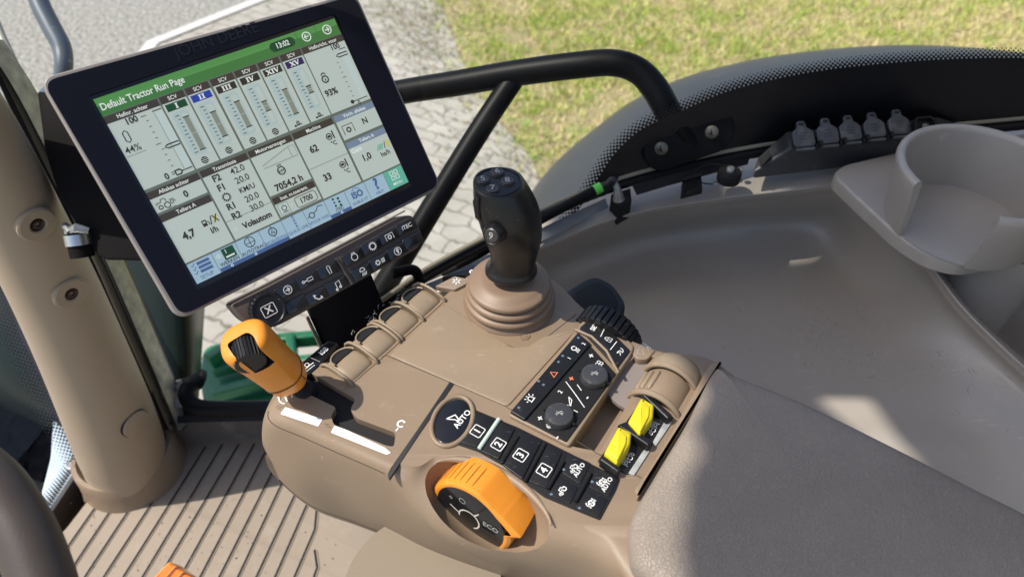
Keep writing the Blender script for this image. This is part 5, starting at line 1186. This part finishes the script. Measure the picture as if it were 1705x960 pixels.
for x0, t, c, b0, b1, lk in SC_:
    x0 += .5; x1 = x0 + 37.5; rc(x0, 27, x1, 142, PALE); rc(x0, 27, x1, 38, HD, 2); tx('SCV', (x0 + x1) / 2, 32.8, 6, WT, b=.01)
    rc(x0 + 3, 40, x1 - 3, 51, c, 2)
    cx = (x0 + x1) / 2; gl_ = {'I': 1, 'V': 3.4, 'X': 3.6}; wds = [5.2 if ch == 'I' else 8.4 for ch in t]; tw = sum(wds); xx = cx - tw / 2
    for ch, wd in zip(t, wds):
        m_x = xx + wd / 2
        if ch == 'I': ln([(m_x, 41.8), (m_x, 49.2)], 1.8, WT); ln([(m_x - 2.2, 42.2), (m_x + 2.2, 42.2)], .8, WT); ln([(m_x - 2.2, 48.9), (m_x + 2.2, 48.9)], .8, WT)
        elif ch == 'V': ln([(m_x - 3, 42), (m_x, 49.2)], 1.9, WT); ln([(m_x, 49.2), (m_x + 3, 42)], 1.0, WT); ln([(m_x - 4.4, 42.2), (m_x - 1.2, 42.2)], .8, WT); ln([(m_x + 1.6, 42.2), (m_x + 4.3, 42.2)], .8, WT)
        else: ln([(m_x - 3, 42), (m_x + 3, 49)], 1.9, WT); ln([(m_x - 3, 49), (m_x + 3, 42)], 1.0, WT); [ln([(m_x + a - 1.5, b_), (m_x + a + 1.5, b_)], .8, WT) for a in (-3, 3) for b_ in (42.2, 48.9)]
        xx += wd
    rp = [(x0 + 5, 58), (x0 + 9, 54), (x0 + 26, 54), (x0 + 30, 58), (x0 + 30, 120), (x0 + 26, 124), (x0 + 9, 124), (x0 + 5, 120)]; mb.fan([SQ(x, y, .0003 + .0001) for x, y in rp[::-1]], WL)
    rc(x0 + 19, 60, x0 + 27, 119, PALE, 3); rc(x0 + 19, b0, x0 + 27, b1, BR_, 4); ln([(x0 + 18, b0), (x0 + 28, b0)], 1.3); ln([(x0 + 18, b1), (x0 + 28, b1)], 1.3); ln([(x0 + 19, (b0 + b1) / 2), (x0 + 27, (b0 + b1) / 2)], .6, WL)
    for k in range(11): ln([(x0 + (9 if k % 5 == 0 else 11), 60 + k * 5.9), (x0 + 15, 60 + k * 5.9)], .9)
    ln([(x0 + 4, 127), (x1 - 5, 127)], .5, WL)
    if t in ('XIV', 'XV') and lk or t == 'XV': pass
    if t in ('XIV', 'XV'):
        y_ = 134; ln([(cx - 6, y_ + 4), (cx + 6, y_ + 4)], 1.1); dk(cx - 6, y_ + 4, 1.8); ln([(cx - 2.5, y_), (cx + 2.5, y_), (cx + 2.5, y_ + 3), (cx - 2.5, y_ + 3)], 1.4, cl=True); ci(cx, y_ - .5, 2, .9, n=8, a0=180, a1=360)
    else: dk(cx - 1, 134, 5.5); ln([(cx - 6, 134), (cx + 4, 134)], .9, PALE, L=7); ln([(cx - 4.5, 131.5), (cx + 2.5, 131)], .7, PALE, L=7); ln([(cx - 4.5, 137), (cx + 2.5, 136.8)], .7, PALE, L=7)
panel(322, 27, 400, 142, 'Hefinricht. voor'); tx('100', 379, 43, 9, b=.02); ci(338, 79, 3.6, 1.5, n=9, a0=180, a1=360); ci(338, 86, 5.4, 1.8); ln([(338, 85), (338, 89)], 1.6); tx('93%', 338, 109, 10.5, b=.03)
rc(384, 52, 395, 136, MD, 2); ln([(374, 58), (378, 55.5), (395, 55.5), (395, 60.5), (378, 60.5)], 1.5, cl=True); ln([(384, 49), (396, 49)], 1)
for k in range(8): ln([(368 if k == 3 else 370, 68 + k * 8.5), (375 if k == 3 else 373, 68 + k * 8.5)], .8)
dk(366, 136, 3.4); ln([(366, 136), (396, 136)], 1.1); tx('0', 377, 141, 7, b=.01)
panel(0, 147, 80, 180, 'Aftakas achter'); tx('0', 50, 170, 10, b=.035)
for cx, r in ((9, 2.8), (19, 4.2)): ci(cx, 174, r, 1.2)
ln([(5, 170), (5, 167), (12, 167), (13, 163), (19, 163), (20, 168)], 1.1); ln([(24, 168), (30, 168), (32, 173)], 1, L=6); ci(27, 172, 2.2, .9); ln([(18, 179), (30, 179)], .8, BR_)
panel(0, 184, 80, 264, 'Tellers A'); tx('4,7', 25, 227, 12, b=.035)
rc(50, 216, 57, 226, DK, 3); rc(51.5, 218, 55.5, 221, PALE, 5); ln([(57, 219), (60, 221), (60, 226)], 1.1); ln([(62, 227), (66, 214)], 1.3); ln([(68, 214), (75, 214), (68, 226), (75, 226)], 1.6, DK, True); rc(69, 215, 74, 225, YE, 4); tx('l/h', 62, 236, 9, b=.025)
panel(83, 147, 161, 232, 'Transmissie'); rc(83, 232, 161, 264, PALE); ln([(83, 233), (161, 233)], .6, GD)
for y, a, b2 in ((166, 'F2', '42.0'), (182, 'F1', '20.0'), (214, 'R1', '20.0'), (230, 'R2', '30.0')):
    tx(a, 102, y, 10.5, b=.03); tx(b2, 137, y, 10.5, b=-.005)
tx('KM/U', 137, 198, 8.5, b=.01); ci(102, 198, 5, 1.2)
for k in range(12): a = R(30 * k); ln([(102 + 5.6 * math.cos(a), 198 + 5.6 * math.sin(a)), (102 + 7.4 * math.cos(a), 198 + 7.4 * math.sin(a))], 1.3)
dk(91, 249, 4, MD, L=3); tx('Volautom', 128, 250, 9.6, b=.04, sx=.95)
panel(164, 147, 240, 225, 'Motorvermogen'); ln([(176, 181), (176, 176), (228, 163), (237, 163), (237, 181)], .9, BR_, True); ln([(227, 164), (227, 181)], .8, BR_)
ci(200, 194, 6.2, 1.5); ln([(197, 187), (197, 184.5), (203, 184.5), (203, 187)], 1.3); tx('kW', 200, 194.5, 5, b=.02); tx('7054,2 h', 202, 217, 11, b=.03)
panel(164, 229, 240, 262, 'Inst. m.toerent.'); rc(167, 242, 184, 260, MD, 3); ln([(167, 242), (184, 242), (184, 260), (167, 260)], .8, GD, True); ci(176, 250, 4, 1.1); ln([(171, 256.5), (181, 256.5)], 1.1); dk(190, 251, 2.6, MD, L=3)
ln([(199, 243), (232, 243), (235, 246), (235, 257), (232, 260), (199, 260), (197, 257), (197, 246)], .9, DK, True); tx('1700', 216, 251.5, 9, b=.02)
panel(243, 159 - 12, 318, 264, 'Machine'); ln([(243, 211), (318, 211)], .6, GD); tx('62', 266, 183, 11.5, b=.03); tx('33', 266, 234, 11.5, b=.03)
for y in (174, 225):
    ci(300, y, 5, 1.3); rc(297, y - 2, 303, y + 2, DK, 4); ln([(308, y - 8), (308, y + 6)], 1.8); tx('°C', 303, y + 13, 7.5, b=.01)
panel(322, 147, 400, 190, 'Vorin. aftakas', hm=PB); rc(322, 158, 400, 190, PALE, 1.5); ln([(328, 182), (328, 167), (348, 167), (348, 182)], 1.1); ci(338, 176, 3.6, 1.8); tx('N', 372, 173, 10.5, b=.02)
panel(322, 195, 400, 264, 'Tellers A', hm=PB); rc(324, 208, 347, 217, MD, 3); tx('Gem', 335, 212.5, 8, WT, b=.01); tx('1,0', 346, 230, 11.5, b=.025)
for k in range(4): ln([(370 + k * 3, 228), (376 + k * 3, 219)], 1.3, TE)
rc(391, 217, 396, 228, YE, 4); ln([(385, 229), (389, 217)], 1); tx('ha/h', 382, 237, 8.5, DK, b=.01)
TBX = [0, 40, 80, 121, 161, 201, 241, 281, 321, 361, 400]
for k in range(10):
    rc(TBX[k] + .4, 267, TBX[k + 1] - .4, 300, TE if k == 9 else TB, 1.5)
rc(41, 294, 161, 300, TBB, 3); rc(241, 294, 281, 300, TBB, 3)
for x in (60, 101, 262): ci(x, 297, 1.6, .8, WT)
for k in range(3): ln([(14, 272 + k * 6.5), (34, 272 + k * 6.5)], 3.6, TBB); ln([(5, 271 + k * 6.5), (7, 273.5 + k * 6.5), (11, 269 + k * 6.5)], 1.1, TBB)
tx('SETUP', 20, 294, 5.8, TBB); dk(48, 276, 4.2, MD, L=3); rc(55, 268, 75, 286, DG, 3); tx('1', 61, 273.5, 7, WT); ln([(58, 282), (72, 282)], 2, WT); tx('WERKEN', 60, 290, 6, DK)
ci(101, 276, 8, 1.1); ln([(93, 277), (109, 277)], .8); ln([(101, 268), (101, 284)], .8); tx('AUTOTRAC', 101, 290, 5.8, DK)
ci(141, 277, 6.5, 1.3); ln([(138, 280), (141, 273), (144, 280), (141, 278.5)], 1.2, cl=True); ln([(141, 267), (141, 270.5)], 1); ln([(141, 283.5), (141, 286)], 1); tx('BEGELEIDING', 141, 291, 5, TBB)
for k in range(4): ci(181, 269 + k * 5.5, 1.5, .9, TBB)
tx('QUICK LINE', 181, 292, 5.2, TBB); ci(212, 280, 4.5, 1.2); ln([(208, 280), (203, 282)], 1); ln([(216, 278), (222, 276), (228, 270), (236, 272)], 1.1); tx('SPOOR WISS.', 221, 292, 5, TBB)
for k in range(3): dk(257, 271 + k * 6, 2, DG if k != 1 else TBB, L=4); dk(266, 273 + k * 6, 2.2, DG, L=4)
tx('iTEC', 261, 290, 5.8, DK); tx('ISO', 301, 281, 11, TBB, b=.05); ci(301, 277, 8, .8, TBB, a0=195, a1=345, n=10); tx('ISOBUS VT', 301, 294, 5, TBB)
tx('?', 341, 279, 20, TBB, b=.04); tx('HELP', 341, 294, 5.2, TBB)
for a in (-4.5, 4.5):
    for b2 in (-4.5, 4.5): ln([(380 + a - 3, 278 + b2 - 3), (380 + a + 3, 278 + b2 - 3), (380 + a + 3, 278 + b2 + 3), (380 + a - 3, 278 + b2 + 3)], 1.3, WT, True)
tx('MENU', 380, 293, 5.4, WT)
mk('screen', mb, SM, dsp, smooth=False, merge=False)
# --- keypad below the screen
kp = rnd([SP(x, y, .002) for x, y in [(381, 508), (664, 360), (688, 357), (703, 392), (698, 412), (505, 520), (452, 548), (408, 540)]], [.004, .006, .010, .006, .012, .02, .012, .01], 5)
mb = MB(); mb.slab(kp, N3, .022, bev=.003); key = mk('keypad', mb, KEYP, dsp)
mb = MB(); mb.tube([SP(378, 503, .003), SP(430, 478, .0035), SP(560, 410, .0035), SP(672, 351, .003)], .0009, 6); mk('chrome_line', mb, RIM, dsp)
kc = SP(443, 515, .002)
mb = MB(); row = []; N_ = 96
rows = []
for h, r, rib in ((0, .0155, 0), (.001, .0158, 1), (.007, .0153, 1), (.0085, .0142, 0), (.0085, .0128, 0), (.0078, .0120, 0)):
    rows.append([kc + N3 * h + (U3 * math.cos(2 * math.pi * k / N_) + W3 * math.sin(2 * math.pi * k / N_)) * (r - (.0008 if rib and k % 4 < 2 else 0)) for k in range(N_)])
mb.grid(rows, 0, True); mb.fan(rows[-1]); knb = mk('rotary_knob', mb, BLK, dsp, ang=25)
mb = MB(); q_ = kc + N3 * .0084; sq = rnd([q_ + U3 * i * .0058 + W3 * j * .0048 for i, j in ((-1, -1), (1, -1), (1, 1), (-1, 1))], .0014, 3); mb.ribbon(sq, .0007, N3, closed=True); mb.text('X', q_, U3, W3, .0062, bold=.03); mk('lettering', mb, WHT, knb, smooth=False)
k6 = lambda x, y: (370 + x / 3.4286, 340 + y / 3.4286)
KB = [((365, 487), 'arrow'), ((483, 430), 'cyl'), ((600, 373), 'pen'), ((743, 298), 'eng'), ((847, 240), 'gear'), ((943, 185), 'pto'), ((1042, 128), 'iTEC'), ((418, 572), ''), ((537, 522), 'tel'), ((648, 463), 'mus'), ((793, 385), 'lamp'), ((893, 325), 'fan'), ((990, 268), 'up'), ((1080, 208), '')]
KEYB = mat('key_gloss', (.010, .011, .014), .25, coat=.4)
names = {'arrow': 'circled arrow', 'cyl': 'cylinder symbol', 'pen': 'lever symbol', 'eng': 'engine symbol', 'gear': 'gear symbol', 'pto': 'framed gear symbol', 'iTEC': 'iTEC lettering', 'tel': 'telephone symbol', 'mus': 'music note', 'lamp': 'work lamp symbol', 'fan': 'fan symbol', 'up': 'boxed arrow symbol'}
for (x, y), t in KB:
    c = SP(*k6(x, y), .0048); fr = lambda a, b, l=0: c + U3 * a * .001 + W3 * b * .001 + N3 * l
    mb = MB(); mb.slab(rnd([fr(-10.6, -5.5), fr(10.6, -5.5), fr(10.6, 5.5), fr(-10.6, 5.5)], .0012, 4), N3, .004, bev=.0012); kk = mk('key', mb, KEYB, dsp)
    if t:
        kk['label'] = 'black key with ' + names[t]
        mb = MB(); l = .0003; rb = lambda pts, w_=.7, cl=False: mb.ribbon([fr(a, b, l) for a, b in pts], w_ * .001, N3, 0, cl)
        cr = lambda a, b, r, w_=.7, s0=0, s1=360, n=16: rb([(a + r * math.cos(R(s0 + (s1 - s0) * k / n)), b + r * math.sin(R(s0 + (s1 - s0) * k / n))) for k in range(n + 1)], w_)
        if t == 'arrow': cr(0, 0, 3.6); rb([(-2, 0), (2, 0)], 1); rb([(0, 2), (2, 0), (0, -2)], 1)
        elif t == 'cyl': rb([(-1, -1.3), (4, -1.3), (4, 1.3), (-1, 1.3)], .7, True); rb([(-4.5, 0), (-1, 0)], .9); cr(-5, 0, 1)
        elif t == 'pen': rb([(-1, -3.6), (1, -3.6), (1.4, 3), (0, 3.8), (-1.4, 3)], .6, True)
        elif t == 'eng': cr(0, -.6, 3); rb([(-1.6, 2), (-1.6, 3.5), (1.6, 3.5), (1.6, 2)])
        elif t == 'gear':
            cr(0, 0, 2.8, .8)
            for k in range(12): a = R(30 * k); rb([(3 * math.cos(a), 3 * math.sin(a)), (4.1 * math.cos(a), 4.1 * math.sin(a))], .8)
        elif t == 'pto': rb([(-4, -3), (-4, 2.6), (4, 2.6), (4, -3)]); cr(0, -.6, 1.6, 1)
        elif t == 'iTEC': mb.text('iTEC', fr(0, 0, l), U3, W3, .0040, bold=.02)
        elif t == 'tel': rb([(-3.5, 2.4), (-3, -.5), (-.5, -3), (3.5, -3)], 1.1); rb([(-3.5, 2.4), (-1.8, 1)], 1.2); rb([(3.5, -3), (2, -1)], 1.2)
        elif t == 'mus': rb([(-1, -3), (-1, 3), (3, 3.8), (3, -2)], .7); cr(-1.8, -3, .9, 1, n=8); cr(2.2, -2, .9, 1, n=8)
        elif t == 'lamp': cr(0, 1.4, 2.4, .7, -20, 200); rb([(-2.4, .8), (2.4, .8)]); [rb([(k * 1.3 + .6, -.6), (k * 1.3 - .6, -3.6)], .6) for k in (-1, 0, 1, 2)]
        elif t == 'fan': cr(-3, 0, 1.7, .8); [rb([(1 + k * 1.3, -2), (1.5 + k * 1.3, 2)], .7) for k in range(3)]; [rb([(-3 + 2 * math.cos(R(a)), 2 * math.sin(R(a))), (-3 + 2.9 * math.cos(R(a)), 2.9 * math.sin(R(a)))], .6) for a in range(0, 360, 45)]
        else: cr(0, 0, 3.6, .6); rb([(0, -2.4), (0, 1)], 1.4); rb([(-1.6, .4), (0, 2.4), (1.6, .4)], .9)
        mk('key_symbol', mb, WHT, kk, smooth=False)
mb = MB(); mb.tube([SP(*k6(640, 305), .0034), SP(*k6(735, 455), .0034)], .0012, 6); mk('divider', mb, KEYP, dsp)
# mount: dark box behind the screen, stem below
mt = thing('display_mount', PD(200, 350, .86), 'dark brown mounting box and stem holding the display beside the pillar', 'mount')
def prism(pts, dep, back): 
    a = [PD(x, y, dep) for x, y in pts]; n = -ray(sum(p[0] for p in pts) / len(pts), sum(p[1] for p in pts) / len(pts)).normalized(); mb = MB(); mb.slab(rnd(a, .006), n, back, bev=.003); return mb
mk('mount_box', prism([(62, 150), (180, 190), (300, 420), (245, 434), (176, 433), (158, 420), (100, 330), (75, 250)], .80, .05), DKBR, mt)
mk('stem', prism([(503, 500), (610, 436), (648, 530), (602, 605), (556, 615)], .74, .10), DKBR, mt)
mk('stem_edge', prism([(508, 528), (513, 524), (552, 606), (546, 610)], .735, .06), TAN, mt)
mb = MB(); q_ = PD(131, 398, .80); ax2 = V((-.1, .55, .85)).normalized()
cl_ = thing('hose_clamp', q_, 'bright steel ring clamp with wing screw between the pillar and the display mount', 'clamp')
mb.lathe([(.0135, -.006), (.0148, -.006), (.0148, .006), (.0135, .006), (.0135, -.006)], q_, ax2, 40, cap=False); mk('ring', mb, STEEL, cl_)
mb = MB(); mb.tube([PD(112, 388, .795), PD(128, 380, .79), PD(148, 384, .795)], [.004, .006, .004], 10); mb.tube([PD(108, 375, .80), PD(118, 388, .79)], .004, 8); mk('wing_screw', mb, STEELW, cl_)
mb = MB(); mb.lathe([(.0125, -.02), (.0125, .003), (.0001, .004)], q_, ax2, 24); mk('core', mb, DKBR, cl_)
# small tan support and bracket below grab-rail brace
mb = MB(); tpx(mb, [(655, 455, .80, 9), (690, 450, .82, 9), (700, 478, .83, 8)]); o = mk('support_arm', mb, DKBR); tag(o, 'short dark bracket arm behind the keypad end, in front of the brace', 'bracket')
# loose fluff on the paddles
mb = MB()
for i in range(26):
    p = C(rng.uniform(560, 610), rng.uniform(575, 595), .002).lerp(C(700, 476, .002), rng.uniform(0, .9)); p = p + E1 * .010; d = V(rng.normal(0, 1, 3)).normalized() * .0016
    mb.tube(crm([p, p + d + V(rng.normal(0, .001, 3)), p + d * 2 + V(rng.normal(0, .0015, 3))], 4), .00012, 4)
o = mk('lint', mb, mat('lint_white', (.6, .6, .6), .8), merge=False); tag(o, 'wisps of white lint caught along the tan paddles', 'lint', kind='stuff')
# ================================================================ unseen cab roof, edge and openings shaped to throw the shade
RZ = H0 + 1.15
def up(px, py, z):
    p = P(px, py, z); return p - SUNDIR * ((RZ - p.z) / -SUNDIR.z) * 1.0
rf_o = [up(*q) for q in [(905, 330, -.585), (912, 395, -.60), (930, 470, -.55), (962, 520, -.5), (1062, 572, -.5), (1125, 590, -.5), (1165, 625, -.49), (1175, 660, -.48), (1140, 705, -.48), (1172, 748, -.48), (1138, 790, -.48), (1140, 850, -.48), (1128, 900, -.48), (1138, 960, -.48), (1120, 1100, -.48)]]
rf_o += [V((rf_o[-1].x, -.25, RZ)), V((.06, -.25, RZ)), V((.06, rf_o[0].y + .10, RZ)), V((rf_o[0].x + .3, rf_o[0].y + .16, RZ))]
hol = [[(1185, 296, -.58), (1262, 290, -.58), (1318, 286, -.576), (1312, 312, -.578), (1290, 328, -.584), (1258, 333, -.586), (1205, 337, -.588)],
       [(1345, 668, -.68), (1455, 678, -.68), (1500, 742, -.66), (1560, 800, -.66), (1440, 760, -.66)], [(1282, 445, -.70), (1298, 442, -.70), (1304, 452, -.70), (1288, 458, -.70)]]  # openings added to let patches of sun through
hol = [rnd([up(*q) for q in h_], .01, 3) for h_ in hol]
rf_o = rnd(rf_o, .02, 4)
allp = rf_o + [p for h_ in hol for p in h_]
tri = geometry.tessellate_polygon([[V((p.x, p.y, 0)) for p in rf_o]] + [[V((p.x, p.y, 0)) for p in h_] for h_ in hol])
mb = MB(); mb.add([V((p.x, p.y, RZ)) for p in allp], [tuple(t) for t in tri]); mb.add([V((p.x, p.y, RZ + .02)) for p in allp], [tuple(t)[::-1] for t in tri])
for h_ in [rf_o] + hol: mb.grid([[V((p.x, p.y, RZ)) for p in h_], [V((p.x, p.y, RZ + .02)) for p in h_]], 0, True)
o = mk('shade_roof', mb, mat('roof_lining', (.50, .48, .45), .8), smooth=False); tag(o, 'unseen pale cab roof overhead, its edge and openings shaped to cast the shade', 'roof')
# pedestal under the console
pc = P(705, 985, -.62); pr = (P(548, 870, -.62) - pc); pr.z = 0; pr = pr.length
mb = MB(); mb.lathe([(pr * .93, 0), (pr * .95, .02), (pr * .80, .06), (pr * .70, .2), (pr * .68, .34), (pr * .72, .42), (pr * .60, .47)], V((pc.x, pc.y, H0 + FZ)), UZ, 64)
pe = thing('seat_pedestal', V((pc.x, pc.y, H0 + FZ)), 'pale cream rounded pedestal below the console at the bottom edge', 'pedestal')
mk('shell', mb, mat('cream_plastic', (.205, .165, .118), .5, bump=[(700, .1, 'n')]), pe, ang=50)


# unseen panel added to block sky light from the cup holder corner
rp = MB(); rp.slab([V((1.02, -.30, H0 - 1.0)), V((1.02, .98, H0 - 1.0)), V((1.02, .98, H0 + 1.1)), V((1.02, -.30, H0 + 1.1))], V((-1, 0, 0)), .05, bev=.01)
o = mk('sky_block_panel', rp, mat('sky_block_brown', (.10, .09, .08), .6)); tag(o, 'unseen dark brown panel added at the rear right to keep sky light off the cup holder', 'panel')

# grit on the floor mat
mb = MB(); qv = bpy.data.objects['floor_mat'].location
for i in range(260):
    p = P(rng.uniform(80, 560), rng.uniform(745, 960), FZ) + UZ * .0012; r_ = abs(rng.normal(0, .0006)) + .0003; a = rng.uniform(0, 6.28)
    u = V((math.cos(a), math.sin(a), .2)) * r_; v_ = V((-math.sin(a), math.cos(a), .3)) * r_ * .7; mb.add([p - u, p - v_, p + u, p + v_, p + UZ * r_], [(0, 1, 4), (1, 2, 4), (2, 3, 4), (3, 0, 4)], i % 2)
o = mk('grit', mb, [mat('grit_dark', (.06, .05, .04), .9), mat('grit_pale', (.42, .38, .31), .9)], smooth=False, merge=False); tag(o, 'fine grit and crumbs of soil scattered over the ribbed floor mat', 'grit', kind='stuff')
